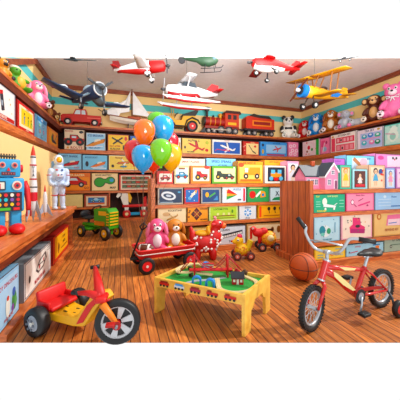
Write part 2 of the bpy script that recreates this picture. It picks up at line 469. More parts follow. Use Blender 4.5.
    def doll(s, x, y, k, hair, dress, skin='#f2c6a4'):
        s.ell(x, y+.62*k, .30*k, .33*k, hair)
        s.poly([(x-.16*k, y+.42*k), (x+.16*k, y+.42*k), (x+.36*k, y-.35*k), (x-.36*k, y-.35*k)], dress)
        s.line(x-.14*k, y+.33*k, x-.42*k, y+.02*k, .1*k, skin); s.line(x+.14*k, y+.33*k, x+.42*k, y+.02*k, .1*k, skin)
        s.line(x-.12*k, y-.33*k, x-.12*k, y-.8*k, .12*k, skin); s.line(x+.12*k, y-.33*k, x+.12*k, y-.8*k, .12*k, skin)
        s.ell(x, y+.56*k, .2*k, .22*k, skin)
        s.ell(x-.07*k, y+.58*k, .03*k, .04*k, '#222222', 8); s.ell(x+.07*k, y+.58*k, .03*k, .04*k, '#222222', 8)
        s.line(x-.05*k, y+.47*k, x+.05*k, y+.47*k, .03*k, '#c03040')
    def dots(s, n, c, rad=.03, seed=1, box=None):
        rg = random.Random(seed); x0, y0, x1, y1 = box or (0.08*s.a, .1, .92*s.a, .9)
        for _ in range(n): s.ell(rg.uniform(x0, x1), rg.uniform(y0, y1), rad, rad, c if isinstance(c, str) else rg.choice(c), 8)
    def lines(s, n, x0, x1, y0, y1, c, t=.03):     # rows of small print
        for i in range(n):
            y = y0 + (y1-y0)*(i/(max(n-1, 1)))
            s.line(x0, y, x1, y, t, c)
def toy_box(loc, rz, w, h, dep, col, art, label, group, side=None, name='toy_box', cat='toy box'):
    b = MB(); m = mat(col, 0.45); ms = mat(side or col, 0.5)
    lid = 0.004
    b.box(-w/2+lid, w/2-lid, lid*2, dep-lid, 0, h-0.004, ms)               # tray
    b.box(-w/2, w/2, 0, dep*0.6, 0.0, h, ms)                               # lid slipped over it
    a = Art(b, w, h, 0.0)
    a.rect(0, 0, a.a, 1, '#33201a'); a.rect(.018, .018, a.a-.018, .982, col)  # dark rim paints in the shadow gaps between boxes
    art(a)
    o = b.build(name, None, loc, rz)
    return tag(o, label, cat, group)
def back_box(p0, p1, yt, Y, zb, col, art, label, group, dep=0.22, side=None, gap=0.004):
    x0, _ = on_y(p0, Y); x1, _ = on_y(p1, Y); _, d = on_y((p0+p1)/2, Y)
    h = zat(yt, d) - zb
    return toy_box(((x0+x1)/2, Y, zb+0.001), 0, (x1-x0)-gap, h, dep, col, art, label, group, side)
def side_box(p0, p1, yt, X, zb, col, art, label, group, dep=0.24, side=None, hgt=None):
    y0, _ = on_x(p0, X); y1, _ = on_x(p1, X); _, d = on_x((p0+p1)/2, X)
    h = hgt or (zat(yt, d) - zb)
    rz = R(90) if X < 0 else R(-90)
    return toy_box((X, (y0+y1)/2, zb+0.001), rz, abs(y1-y0)-0.01, h, .20 if X < 0 else dep, col, art, label, group, side)

# ------------------------------------------------------------------ upper left wall row
GL = 'toy boxes on the upper left wall shelf'
def a(s):
    s.panel(.05, .04, .05, .04, '#e9e4e6'); s.panel(.10, .20, .1, .08, '#f6f2f0')
    s.panel(.06, .05, .06, .83, '#b83228'); s.text('ROBOTIC', s.a*.5, .075, .08, '#f5e9d8', s.a*.8)
    x = s.a*.45
    s.poly([(x-.16, .72), (x+.04, .78), (x+.16, .32), (x-.04, .26)], '#2c2c38'); s.poly([(x-.17, .8), (x+.03, .86), (x+.05, .76), (x-.15, .7)], '#c8302c')
    s.rect(x-.07, .42, x+.04, .56, '#9aa6b4'); s.dots(4, '#e8c080', .025, 3, (s.a*.72, .3, s.a*.88, .8))
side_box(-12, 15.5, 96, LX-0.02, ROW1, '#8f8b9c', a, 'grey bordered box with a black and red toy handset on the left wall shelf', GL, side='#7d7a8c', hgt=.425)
def a(s):
    s.panel(.1, .12, .08, .12, '#f6e6c8'); s.panel(.2, .22, .14, .2, '#f0cf3e'); s.text('STARTERS', s.a*.55, .82, .05, '#a02020', s.a*.6)
    for i, (q, c) in enumerate(((.36, '#2c62b0'), (.58, '#3c9a48'), (.76, '#3c9a48'))):
        x = s.a*q; hh = .44-.07*i
        s.rect(x-.035, .26, x+.035, .26+hh*.65, c); s.ell(x, .3+hh*.75, .045, .05, '#5a3020')
        s.line(x, .26+hh*.5, x+.1, .26+hh*.62, .03, c)
    s.text('PLAY SET', s.a*.52, .045, .05, '#f6e6c8', s.a*.6)
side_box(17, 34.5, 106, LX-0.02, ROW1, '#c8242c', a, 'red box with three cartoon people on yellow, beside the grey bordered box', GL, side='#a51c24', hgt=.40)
def a(s):
    s.panel(.06, .78, .06, .05, '#3f8cc8'); s.text('PRISM', s.a*.5, .82, .09, '#e8f4ff', s.a*.7)
    for x, y, c in ((.3, .6, '#4fae5a'), (.62, .62, '#3f7ccc'), (.32, .36, '#e89030'), (.66, .38, '#c04898'), (.5, .16, '#3f9cb8')):
        s.ell(s.a*x, y, .1, .09, c); s.ell(s.a*x, y, .05, .045, '#d8ecf6')
side_box(36, 46.8, 112, LX-0.02, ROW1, '#8cc6e8', a, 'tall light blue box with coloured discs on the upper left wall shelf', GL, hgt=.40)
def a(s):
    s.panel(.1, .1, .1, .12, '#f6ae28'); s.poly([(s.a*.3, .3), (s.a*.4, .75), (s.a*.55, .7), (s.a*.5, .4), (s.a*.8, .3), (s.a*.8, .2), (s.a*.4, .2)], '#1e2430')
    s.ell(s.a*.32, .45, .09, .15, '#3f9a4a'); s.ell(s.a*.5, .6, .07, .1, '#c83838'); s.line(s.a*.62, .35, s.a*.85, .8, .06, '#2660a8')
side_box(48, 58, 121, LX-0.02, ROW1, '#ee8a1e', a, 'small orange box with a toy telephone, nearest the back left corner', GL, hgt=.34)
# ------------------------------------------------------------------ upper back wall row
GB = 'toy boxes on the upper back wall shelf'
def a(s):
    s.text('MONSTER', s.a*.25, .87, .08, '#b02020', s.a*.4); s.text('ROUTE', s.a*.62, .04, .13, '#b02828', s.a*.6)
    s.truck(s.a*.5, .42, .38, '#c42c28', .42); s.ell(s.a*.85, .88, .1, .07, '#202830'); s.poly([(s.a*.1, .05), (s.a*.25, .05), (s.a*.2, .2)], '#e0a030')
back_box(64, 84.3, 129.5, BY+.02, ROW1, '#f0dcc0', a, 'cream box with a big wheeled red monster truck on the back wall', GB)
def a(s):
    s.panel(.04, .05, .04, .05, '#a7d4ee'); s.text('ICE BREAKER', s.a*.5, .78, .13, '#1c3f88', s.a*.8)
    s.boat(s.a*.48, .42, .48, '#d88c30', .35); s.text('SEA CRAFT', s.a*.45, .1, .09, '#2c56a0', s.a*.6)
back_box(86, 105.5, 133, BY+.02, ROW1, '#e9f2f6', a, 'pale blue box with an orange motor boat beside the monster truck box', GB)
def a(s):
    s.panel(.04, .05, .04, .05, '#f5cc36'); s.line(s.a*.2, .8, s.a*.7, .45, .09, '#25201c'); s.line(s.a*.25, .42, s.a*.7, .82, .09, '#25201c')
    s.ell(s.a*.45, .62, .1, .08, '#25201c'); s.ell(s.a*.85, .75, .08, .13, '#d04a28'); s.text('DAY AFTER', s.a*.35, .25, .09, '#b02a20', s.a*.5)
    s.text('BUILDER', s.a*.36, .08, .11, '#3a2618', s.a*.5); s.text('R', s.a*.8, .08, .28, '#201a16')
back_box(107.5, 129, 134.5, BY+.02, ROW1, '#d85a24', a, 'yellow box in an orange border with crossed black tools and a big letter R', GB)
def a(s):
    s.ell(s.a*.35, .72, .12, .15, '#f0d048'); s.poly([(s.a*.3, .1), (s.a*.9, .1), (s.a*.9, .45), (s.a*.6, .5)], '#eef2f6'); s.line(s.a*.35, .2, s.a*.8, .35, .05, '#c03838')
back_box(130, 141, 136, BY+.02, ROW1, '#2d62b8', a, 'small blue box with a yellow sun partly behind the orange balloon', GB)
def a(s):
    s.panel(.1, .08, .3, .08, '#4f9cc8'); s.ell(s.a*.45, .7, .2, .12, '#eef4f6'); s.line(s.a*.4, .15, s.a*.45, .55, .1, '#f2f2ee'); s.rect(s.a*.76, .3, s.a*.92, .7, '#e0a038')
back_box(172, 181, 137.5, BY+.02, ROW1, '#eef2ee', a, 'narrow white and blue box right of the balloons on the back wall', GB)
def a(s):
    s.text('ALPHA C', s.a*.4, .78, .15, '#2a1a14', s.a*.55); s.plane(s.a*.47, .45, .55, '#c42c28', '#c42c28', -.4); s.ell(s.a*.85, .25, .12, .1, '#c42c28')
    s.ell(s.a*.86, .75, .12, .12, '#b8c05a'); s.text('BOOMER', s.a*.3, .07, .09, '#2a1a14', s.a*.35); s.ell(s.a*.1, .4, .06, .1, '#2a1a14')
back_box(182, 211, 138.5, BY+.02, ROW1, '#f4d178', a, 'cream yellow box with a red propeller plane in the middle of the back wall', GB)
def a(s):
    s.panel(.05, .08, .05, .16, '#1f5ab0'); s.text('SILVER JET', s.a*.5, .88, .08, '#c04038', s.a*.6)
    s.plane(s.a*.5, .45, .55, '#f4f4f4', '#e8ecf2', -.35); s.line(s.a*.15, .35, s.a*.6, .25, .05, '#d8443c'); s.dots(5, '#d8443c', .04, 5, (s.a*.1, .15, s.a*.6, .4))
back_box(212, 241.5, 140, BY+.02, ROW1, '#f1efe8', a, 'white framed blue box with a silver jet in the middle of the back wall', GB)
def a(s):
    s.panel(.2, .08, .04, .15, '#f3d9a0'); s.line(s.a*.35, .75, s.a*.6, .3, .05, '#222222'); s.line(s.a*.6, .3, s.a*.8, .15, .08, '#222222'); s.ell(s.a*.75, .65, .1, .08, '#c83830')
    s.text('GOAL', s.a*.6, .86, .09, '#f5dca8', s.a*.5); s.dots(4, '#f0b0a0', .04, 6, (s.a*.04, .2, s.a*.16, .8))
back_box(243, 259, 141.5, BY+.02, ROW1, '#c23a30', a, 'red box with a black bent stick on cream, right part of the back wall', GB)
def a(s):
    s.panel(.22, .22, .05, .2, '#9cc8ea'); s.plane(s.a*.62, .5, .35, '#c83a40', '#c83a40', .2); s.text('SKY RACER', s.a*.6, .85, .09, '#17407e', s.a*.6); s.rect(s.a*.25, .05, s.a*.9, .14, '#b02c30')
    s.ell(s.a*.1, .75, .09, .1, '#20304c'); s.ell(s.a*.1, .3, .08, .16, '#d8b048')
back_box(260, 287, 142, BY+.02, ROW1, '#4a93d8', a, 'blue box with a small red plane under the panda', GB)
def a(s):
    for x, y in ((.25, .7), (.6, .75), (.42, .42), (.8, .42), (.25, .2), (.65, .18)): s.ell(s.a*x, y, .13, .12, '#fbe4ec'); s.ell(s.a*x, y, .06, .06, '#ee8ab0')
back_box(288, 298.5, 142, BY+.02, ROW1, '#ef8fb4', a, 'pink box with white rounds in the back right corner', GB)
# ------------------------------------------------------------------ right wall row
GR = 'toy boxes on the upper right wall shelf'
def a(s):
    s.ell(s.a*.45, .5, .32, .34, '#f8eeee'); s.ell(s.a*.4, .55, .13, .14, '#d83848'); s.ell(s.a*.6, .4, .1, .1, '#4a9a50'); s.ell(s.a*.3, .3, .08, .08, '#8a5030'); s.dots(6, ['#d83848', '#e8a038', '#6ab050'], .05, 8)
    s.rect(s.a*.84, 0, s.a, 1, '#3fae4c')
side_box(302.5, 319, 140.5, RX-.0+.02, ROW1, '#f5e0e4', a, 'white box with red and green fruit and a green edge on the right wall', GR)
def a(s):
    s.rect(s.a*.12, .45, s.a*.55, .85, '#e45a88'); s.ell(s.a*.5, .3, .18, .16, '#9cc0dc'); s.line(s.a*.3, .1, s.a*.5, .7, .06, '#fae8f0'); s.ell(s.a*.7, .7, .08, .1, '#b03468')
side_box(320, 329.5, 138, RX+.02, ROW1, '#f08ab0', a, 'narrow pink box between the fruit box and the kitchen set', GR)
def a(s):
    s.text('KITCHEN SET', s.a*.56, .84, .1, '#3a2424', s.a*.7); s.ell(s.a*.1, .88, .07, .06, '#e0a030')
    s.panel(.04, .05, .8, .2, '#e85a70'); s.rect(s.a*.24, .48, s.a*.95, .78, '#e04a60'); s.rect(s.a*.24, .06, s.a*.95, .40, '#e86c7c')
    for i in range(5): s.rect(s.a*(.28+.13*i), .54, s.a*(.37+.13*i), .72, '#f6b4bc')
    for i in range(4): s.rect(s.a*(.28+.17*i), .1, s.a*(.4+.17*i), .34, '#f4a0aa')
    s.ell(s.a*.45, .63, .05, .06, '#302020'); s.ell(s.a*.5, .2, .05, .07, '#302020'); s.rect(s.a*.3, .42, s.a*.9, .46, '#fbf2ee')
side_box(330.5, 356, 133, RX+.02, ROW1, '#faf0ea', a, 'white kitchen set box with rows of red cupboards on the right wall', GR)
def a(s):
    s.panel(.14, .05, .02, .2, '#b9c3ea'); s.text('TEA SET', s.a*.5, .84, .11, '#2c4a78', s.a*.6); s.ell(s.a*.85, .9, .08, .05, '#c0a040')
    for x, y, c in ((.3, .62, '#3fa8c0'), (.55, .66, '#4a86d0'), (.82, .62, '#4fb098'), (.3, .3, '#5ab8c8'), (.6, .3, '#e88ab8'), (.82, .28, '#358a6a')):
        s.ell(s.a*x, y, .15, .12, c); s.ell(s.a*x, y+.03, .07, .05, '#eaf2f6')
    s.line(s.a*.2, .48, s.a*.9, .5, .05, '#e49ac4')
side_box(357, 383, 128.5, RX+.02, ROW1, '#f1e4ee', a, 'lilac tea set box with blue and green cups under the monkey', GR)
def a(s):
    s.panel(.04, .05, .04, .06, '#bfe6dc')
    x = s.a*.42
    s.ell(x, .45, .26, .3, '#e6f2e8'); s.ell(x+.05, .74, .17, .15, '#e6f2e8'); s.ell(x-.1, .88, .06, .06, '#9cccc0'); s.ell(x+.2, .88, .06, .06, '#9cccc0')
    s.ell(x, .42, .14, .17, '#9fd0c4'); s.ell(x-.22, .2, .11, .1, '#d4eae0'); s.ell(x+.24, .2, .11, .1, '#d4eae0'); s.line(x-.35, .6, x+.1, .5, .05, '#c89cb0')
side_box(384, 406, 123.5, RX+.02, ROW1, '#5fc0b4', a, 'mint green box with a pale teddy bear picture, right end of the right wall row', GR)
# ------------------------------------------------------------------ lower back wall rows
GC = 'toy boxes on the lower back wall shelves'
def a(s):
    s.text('HOT SHARK', s.a*.5, .76, .14, '#20407c', s.a*.7); s.boat(s.a*.52, .38, .42, '#c42c3c', .2); s.text('FAST', s.a*.8, .08, .1, '#c42c3c', s.a*.3)
back_box(58, 81.7, 153.5, BY+.02, ROW2, '#97d0ec', a, 'light blue box with a red speedboat right of the astronaut', GC)
def a(s):
    s.text('WOOD BOAT', s.a*.35, .77, .12, '#20407c', s.a*.5); s.ell(s.a*.18, .4, .1, .18, '#1c2438'); s.boat(s.a*.62, .36, .42, '#e07c2c', .3); s.line(s.a*.4, .12, s.a*.95, .12, .05, '#eef6fa')
back_box(82.3, 107.5, 155, BY+.02, ROW2, '#86c8ea', a, 'light blue box with an orange wooden boat and a black barrel', GC)
def a(s):
    s.panel(.03, .06, .03, .06, '#f6d878'); s.plane(s.a*.5, .5, .42, '#e07c28', '#f2f0e8', .1); s.plane(s.a*.5, .25, .2, '#58a8cc', '#58a8cc', .0); s.ell(s.a*.14, .28, .09, .1, '#3a2a1c'); s.text('FLIGHT', s.a*.35, .78, .11, '#a03c1c', s.a*.4)
back_box(108.5, 138, 155.5, BY+.02, ROW2, '#f7eccc', a, 'cream and yellow box with an orange aeroplane below the red balloon', GC)
def a(s):
    s.panel(.05, .08, .05, .3, '#e9d3a4'); s.lines(2, s.a*.15, s.a*.85, .3, .5, '#7c6a4c', .07)
back_box(138.7, 152, 158, BY+.02, ROW2, '#f0e2c0', a, 'plain cream box under the blue balloon', GC)
def a(s):
    s.text('SUPER RACER', s.a*.45, .8, .12, '#fbe8b8', s.a*.7); s.panel(.04, .08, .04, .25, '#f29a2e'); s.car(s.a*.45, .42, .5, '#c42a26'); s.text('GO', s.a*.86, .12, .12, '#8c2018', s.a*.2)
back_box(61, 90.7, 172.5, BY+.02, ROW3, '#e07a22', a, 'orange box with a red roadster between the astronaut and the green map box', GC)
def a(s):
    s.panel(.03, .04, .03, .05, '#f5dcae'); s.text('ROAD MASTERY', s.a*.45, .83, .1, '#46301c', s.a*.6)
    s.ell(s.a*.3, .48, .3, .28, '#223020'); s.ell(s.a*.7, .58, .26, .22, '#223020'); s.rect(s.a*.35, .42, s.a*.65, .68, '#223020')
    s.ell(s.a*.3, .48, .26, .24, '#3f9a3c'); s.ell(s.a*.7, .58, .22, .18, '#3f9a3c'); s.rect(s.a*.35, .46, s.a*.65, .64, '#3f9a3c')
    s.ell(s.a*.75, .6, .11, .1, '#4c9cc8'); s.text('MAP', s.a*.8, .12, .12, '#46301c', s.a*.25)
back_box(91.3, 118.3, 173, BY+.02, ROW3, '#e2b878', a, 'cream box with a green race track map above the tractor', GC)
def a(s):
    s.panel(.05, .06, .05, .07, '#f3e6cc')
    for i in range(3):
        y = .2+.26*i
        s.rect(s.a*.09, y-.03, s.a*.91, y+.15, '#5d3c28')
        for k in range(6): s.rect(s.a*(.11+.135*k), y+.01, s.a*(.21+.135*k), y+.11, ('#4d7a58', '#c84830', '#8c6c40')[(i+k) % 3])
        s.line(s.a*.09, y-.06, s.a*.91, y-.06, .02, '#2a1c14')
back_box(119, 152, 174.5, BY+.02, ROW3, '#cc3a24', a, 'red framed box with three rows of toy trains above the wheeled horse', GC)
def a(s): s.panel(.04, .06, .04, .06, '#f0dca0')
back_box(58, 83, 194.5, BY+.02, ROW4, '#e9cf8e', a, 'plain beige box just above the far end of the counter', GC)
def a(s):
    s.panel(.08, .08, .08, .14, '#f0d8b8'); s.panel(.16, .22, .16, .24, '#3d78b4'); s.car(s.a*.5, .5, .34, '#7cb8dc'); s.rect(s.a*.16, .22, s.a*.84, .34, '#d86c3c')
back_box(84, 108.5, 194.5, BY+.02, ROW4, '#a8503a', a, 'brown framed box with a blue car picture behind the tractor', GC)
# ------------------------------------------------------------------ low unit behind the wagon
GT = 'toy boxes on top of the low unit behind the wagon'
Y2 = G1Y + 0.21
def a(s): s.text('SMART PLANES', s.a*.5, .82, .08, '#8c3c38', s.a*.85); s.panel(.1, .1, .1, .35, '#e6d4b8')
back_box(175, 205.5, 158.3, Y2, G1[0], '#ead9c6', a, 'pale cream box standing behind the orange tractor box', GT, .18)
def a(s): s.text('SPEED SPEAKS', s.a*.5, .82, .1, '#1c3c78', s.a*.85); s.text('AT WORK', s.a*.55, .7, .06, '#20508c', s.a*.4)
back_box(206, 236, 158.3, Y2, G1[0], '#86bee8', a, 'blue box with dark lettering standing behind the green tractor box', GT, .18)
def a(s): s.text('CITY FLEET', s.a*.45, .87, .07, '#7c3414', s.a*.6)
back_box(264, 286, 160, Y2, G1[0], '#f09c34', a, 'orange box standing behind the white toy lorry box', GT, .18)
def a(s):
    s.panel(.12, .16, .1, .2, '#f4e8dc'); s.truck(s.a*.5, .42, .3, '#c83a30')
back_box(157, 173.5, 171, G1Y+.01, G1[0], '#c43a26', a, 'red box with a small red truck, left end of the low unit top', GT, .18)
def a(s):
    s.panel(.12, .08, .12, .1, '#cfe2ea'); s.truck(s.a*.5, .42, .28, '#4a98c4', .3); s.rect(s.a*.3, .82, s.a*.7, .9, '#8c5a34')
back_box(174, 189.5, 166, G1Y+.01, G1[0], '#ecd8a8', a, 'cream box with a blue truck beside the orange tractor box', GT, .18)
def a(s):
    s.panel(.12, .16, .08, .1, '#f5ead8'); s.tractor(s.a*.5, .38, .32, '#c8342c'); s.ell(s.a*.8, .92, .16, .09, '#c8442c')
back_box(190.3, 211, 166, G1Y+.01, G1[0], '#ef8d28', a, 'orange box with a red tractor on top of the low unit', GT, .18)
def a(s):
    s.panel(.08, .12, .05, .14, '#e8e2b0'); s.tractor(s.a*.36, .4, .3, '#2c3c30'); s.truck(s.a*.7, .36, .24, '#2c3c30'); s.ell(s.a*.9, .9, .05, .05, '#f5f0e0')
back_box(211.7, 236.5, 166, G1Y+.01, G1[0], '#66a83a', a, 'green box with dark tractor and digger on top of the low unit', GT, .18)
def a(s):
    s.text('AIR RESCUE', s.a*.45, .86, .09, '#6c2c14', s.a*.6); s.panel(.08, .12, .05, .18, '#f6cf7c')
    s.ell(s.a*.14, .82, .14, .1, '#dc5a24')
    s.rect(s.a*.25, .38, s.a*.45, .62, '#f0a050'); s.rect(s.a*.45, .38, s.a*.88, .72, '#ee9a4c'); s.rect(s.a*.28, .5, s.a*.4, .68, '#d4e4e4')
    for q in (.32, .75): s.ell(s.a*q, .33, .12, .12, '#241c18'); s.ell(s.a*q, .33, .05, .05, '#e0d8c8')
    s.rect(s.a*.1, .12, s.a*.9, .2, '#d87828')
back_box(237.3, 263.3, 161, G1Y+.01, G1[0], '#f3a136', a, 'yellow orange box with an orange pickup truck on top of the low unit', GT, .18)
def a(s):
    s.panel(.14, .12, .06, .1, '#1c2434'); s.rect(s.a*.28, .35, s.a*.78, .6, '#f09a34'); s.rect(s.a*.3, .55, s.a*.48, .76, '#6cb8dc'); s.rect(s.a*.6, .55, s.a*.78, .76, '#6cb8dc')
    s.ell(s.a*.3, .28, .13, .12, '#6cb8dc'); s.ell(s.a*.76, .28, .13, .12, '#6cb8dc'); s.ell(s.a*.53, .25, .16, .1, '#d8342c')
back_box(264.5, 286, 165.5, G1Y+.01, G1[0], '#f6efe2', a, 'white box with an orange and blue toy lorry beside the end panel', GT, .18)
def a(s):
    s.panel(.12, .1, .1, .12, '#f2ecf0'); s.doll(s.a*.5, .45, .42, '#3a2620', '#e8e8f2')
back_box(286.7, 299, 161, G1Y+.01, G1[0], '#f0a8c4', a, 'pink box with a dark haired doll just left of the dollhouse', GT, .18)
GU = 'toy boxes on the shelves of the low unit behind the wagon'
def a(s):
    s.panel(.06, .1, .05, .12, '#1c3454'); s.ell(s.a*.42, .5, .42, .24, '#dfe8ee', 18, -.2); s.ell(s.a*.42, .5, .3, .13, '#1c3454', 18, -.2); s.ell(s.a*.42, .5, .16, .07, '#c0ccd8', 12, -.2)
    s.ell(s.a*.84, .7, .09, .05, '#58a0c8'); s.line(s.a*.1, .14, s.a*.6, .14, .04, '#a8c0d0')
back_box(157.5, 183.3, 187, G1Y+.01, G1[1], '#b9b4a6', a, 'grey box with a silver ring spaceship, left of the rocket box', GU)
def a(s):
    s.panel(.1, .12, .1, .14, '#2a6ab4'); s.line(s.a*.3, .3, s.a*.72, .75, .13, '#f3e8d0'); s.poly([(s.a*.66, .8), (s.a*.84, .86), (s.a*.76, .62)], '#f0a030'); s.ell(s.a*.35, .35, .1, .1, '#70b0e0'); s.dots(5, '#e8f0f8', .03, 12)
back_box(184, 200, 187.5, G1Y+.01, G1[1], '#c23428', a, 'red box with a white rocket on blue on the low unit', GU)
def a(s):
    s.panel(.07, .1, .1, .14, '#1e4478'); s.ell(s.a*.3, .55, .12, .16, '#e0b040'); s.line(s.a*.4, .4, s.a*.7, .66, .1, '#58a858'); s.poly([(s.a*.6, .2), (s.a*.85, .2), (s.a*.8, .5)], '#4c88c0')
back_box(200.8, 221.3, 187.5, G1Y+.01, G1[1], '#a9a8a4', a, 'grey box with a dark blue planet scene on the low unit', GU)
def a(s):
    s.poly([(s.a*.18, .2), (s.a*.18, .8), (s.a*.62, .5)], '#3c9a48'); s.poly([(s.a*.18, .42), (s.a*.18, .85), (s.a*.62, .5)], '#f0a82c'); s.poly([(s.a*.18, .62), (s.a*.25, .88), (s.a*.62, .52)], '#d8362c')
    s.text('PUZZLE', s.a*.62, .78, .11, '#20508c', s.a*.4); s.rect(s.a*.87, .1, s.a*.95, .9, '#d03848'); s.text('3+', s.a*.72, .15, .14, '#444', s.a*.2) if False else s.rect(s.a*.64, .15, s.a*.78, .24, '#505860')
back_box(222, 246.3, 187, G1Y+.01, G1[1], '#dfeaf0', a, 'white box with a red, yellow and green triangle on the low unit', GU)
def a(s):
    s.ell(s.a*.24, .5, .24, .25, '#c8382c'); s.line(s.a*.4, .35, s.a*.62, .7, .14, '#f2efe6'); s.poly([(s.a*.6, .3), (s.a*.85, .35), (s.a*.82, .68), (s.a*.62, .75)], '#f0a030'); s.ell(s.a*.72, .48, .1, .1, '#3c80c0')
    s.line(s.a*.1, .92, s.a*.7, .92, .05, '#e0e8a0')
back_box(247, 269, 187, G1Y+.01, G1[1], '#45985a', a, 'green box with a red disc and white stick on the low unit', GU)
def a(s):
    s.poly([(s.a*.1, .1), (s.a*.9, .1), (s.a*.75, .35), (s.a*.3, .3)], '#2c8a58'); s.line(s.a*.4, .4, s.a*.6, .75, .06, '#203a48'); s.line(s.a*.65, .4, s.a*.4, .75, .05, '#203a48')
back_box(270, 284, 187.5, G1Y+.01, G1[1], '#cfe4ea', a, 'pale blue box with a green base drawing beside the end panel', GU)
def a(s):
    s.panel(.04, .06, .04, .1, '#f6e6c0'); s.text('ROCKETSHIP', s.a*.6, .76, .12, '#3a2418', s.a*.55); s.ell(s.a*.3, .6, .26, .13, '#d8b488'); s.plane(s.a*.5, .35, .38, '#c89858', '#e0c090', .3)
back_box(157.5, 186.5, 208, G1Y+.01, G1[2], '#ead09c', a, 'cream box with a tan flying machine behind the plush toys in the wagon', GU)
def a(s):
    s.poly([(s.a*.44, .1), (s.a*.72, .5), (s.a*.44, .9), (s.a*.16, .5)], '#4a1c1c'); s.poly([(s.a*.44, .25), (s.a*.6, .5), (s.a*.44, .75), (s.a*.28, .5)], '#8c4030')
    s.line(s.a*.3, .7, s.a*.6, .3, .03, '#e8b060'); s.line(s.a*.3, .3, s.a*.6, .7, .03, '#e8b060'); s.text('CHECKERS', s.a*.78, .76, .09, '#4a1c1c', s.a*.38); s.text('BOARD', s.a*.8, .1, .1, '#4a1c1c', s.a*.34); s.dots(4, '#4a1c1c', .05, 13, (s.a*.05, .2, s.a*.15, .8))
back_box(187.3, 208, 206, G1Y+.01, G1[2], '#f2a42e', a, 'orange box with a dark brown diamond board above the red spotted toy', GU)
def a(s):
    s.panel(.05, .1, .05, .1, '#b8d860'); s.text('LOCOMOTIVE', s.a*.4, .7, .12, '#2c5a24', s.a*.55); s.line(s.a*.12, .32, s.a*.88, .32, .06, '#8a5c30'); s.lines(1, s.a*.12, s.a*.88, .18, .18, '#5a4424', .03)
    for q in (.3, .5, .68): s.rect(s.a*q-.08, .36, s.a*q+.08, .52, '#e4e8a0')
    s.ell(s.a*.8, .6, .07, .12, '#5c8c34')
back_box(208.8, 238, 205.5, G1Y+.01, G1[2], '#d6e8a0', a, 'lime green box with a brown track drawing on the low unit', GU)
def a(s):
    s.ell(s.a*.5, .48, .3, .26, '#5c9cd8'); 
    for k in range(3): s.line(s.a*.5-.3*math.cos(k*PI/3), .48-.28*math.sin(k*PI/3), s.a*.5+.3*math.cos(k*PI/3), .48+.28*math.sin(k*PI/3), .07, '#eef6fc')
    s.text('SNOW', s.a*.5, .78, .12, '#2a3f60', s.a*.6); s.text('BUGS', s.a*.5, .06, .1, '#2a3f60', s.a*.6)
back_box(239, 256.3, 205.5, G1Y+.01, G1[2], '#e3e8ea', a, 'white box with a blue snowflake shape on the low unit', GU)
def a(s):
    s.rect(s.a*.04, .1, s.a*.12, .85, '#e8583c')
    for q in (.4, .62, .84): s.ell(s.a*q, .68, .12, .13, '#20181a'); s.line(s.a*q, .6, s.a*q+.05, .35, .05, '#20181a')
    s.line(s.a*.2, .2, s.a*.92, .2, .05, '#b86820')
back_box(258, 284.5, 204, G1Y+.01, G1[2], '#f4b428', a, 'golden yellow box with three black round rattles beside the end panel', GU)
def a(s):
    s.panel(.06, .1, .06, .1, '#f5e8b4'); s.plane(s.a*.55, .6, .32, '#2e3430', '#e8a83c', .3); s.text('SKY', s.a*.3, .72, .14, '#5a3a18', s.a*.3)
back_box(189.5, 208, 227.5, G1Y+.01, .07, '#e8cc80', a, 'cream box with a black glider behind the red spotted toy', GU)
def a(s):
    s.text('LEARN', s.a*.35, .76, .12, '#2c3440', s.a*.4); s.text('TO PLAY', s.a*.62, .1, .12, '#2c3440', s.a*.5)
    s.poly([(s.a*.1, .3), (s.a*.9, .55), (s.a*.9, .78), (s.a*.1, .53)], '#1d2026'); s.poly([(s.a*.12, .33), (s.a*.88, .57), (s.a*.88, .68), (s.a*.12, .44)], '#f0f0ec')
    for k in range(10): x = s.a*(.16+.072*k); y = .4+.0225*k*1.0; s.line(x, y-.04, x, y+.08, .02, '#1d2026')
back_box(214.5, 245.5, 226.5, G1Y+.01, .07, '#d9e2ea', a, 'pale box with a black keyboard and the words learn to play', GU)
def a(s):
    s.panel(.04, .08, .04, .1, '#efdcb8'); s.ell(s.a*.85, .62, .12, .2, '#8c5428'); s.ell(s.a*.68, .62, .1, .16, '#8c5428'); s.ell(s.a*.68, .62, .05, .08, '#2a1810'); s.rect(s.a*.3, .58, s.a*.66, .67, '#4c2c18')
    s.rect(s.a*.08, .2, s.a*.14, .8, '#c83830')
back_box(246.5, 284, 223, G1Y+.01, .07, '#c8a070', a, 'tan box with a brown guitar behind the pull toys', GU)
# ------------------------------------------------------------------ right low unit
GD = 'doll boxes on top of the low unit at the right'
YB = G2Y + 0.24
def win(s, c): s.panel(.14, .08, .14, .1, c)
def a(s): s.text('DOLLS', s.a*.4, .88, .06, '#7c3488', s.a*.6)
back_box(333, 345, 158.5, YB, G2[0], '#b468b8', a, 'purple box standing behind the mint green doll box', GD, .2)
def a(s): s.panel(.2, .1, .2, .08, '#c8d8e8'); s.line(s.a*.25, .9, s.a*.6, .6, .12, '#b07c58'); s.ell(s.a*.6, .8, .15, .12, '#e8b8c8'); s.text('BABY', s.a*.8, .88, .05, '#2c6c9c', s.a*.3)
back_box(346, 374.5, 155.5, YB, G2[0], '#86c8e4', a, 'light blue box standing behind two doll boxes', GD, .2)
def a(s): s.panel(.4, .1, .1, .06, '#f4dcec'); s.ell(s.a*.18, .88, .12, .06, '#d05090'); s.ell(s.a*.6, .88, .04, .04, '#333333'); s.ell(s.a*.72, .88, .04, .04, '#333333'); s.ell(s.a*.66, .84, .03, .03, '#c04060')
back_box(375.3, 404, 154, YB, G2[0], '#e694c8', a, 'pink box with a pale face standing behind the right end doll boxes', GD, .2)
def a(s):
    win(s, '#b8745c'); s.panel(.2, .12, .2, .14, '#f2dcb0'); s.doll(s.a*.5, .5, .42, '#d88430', '#e8c040')
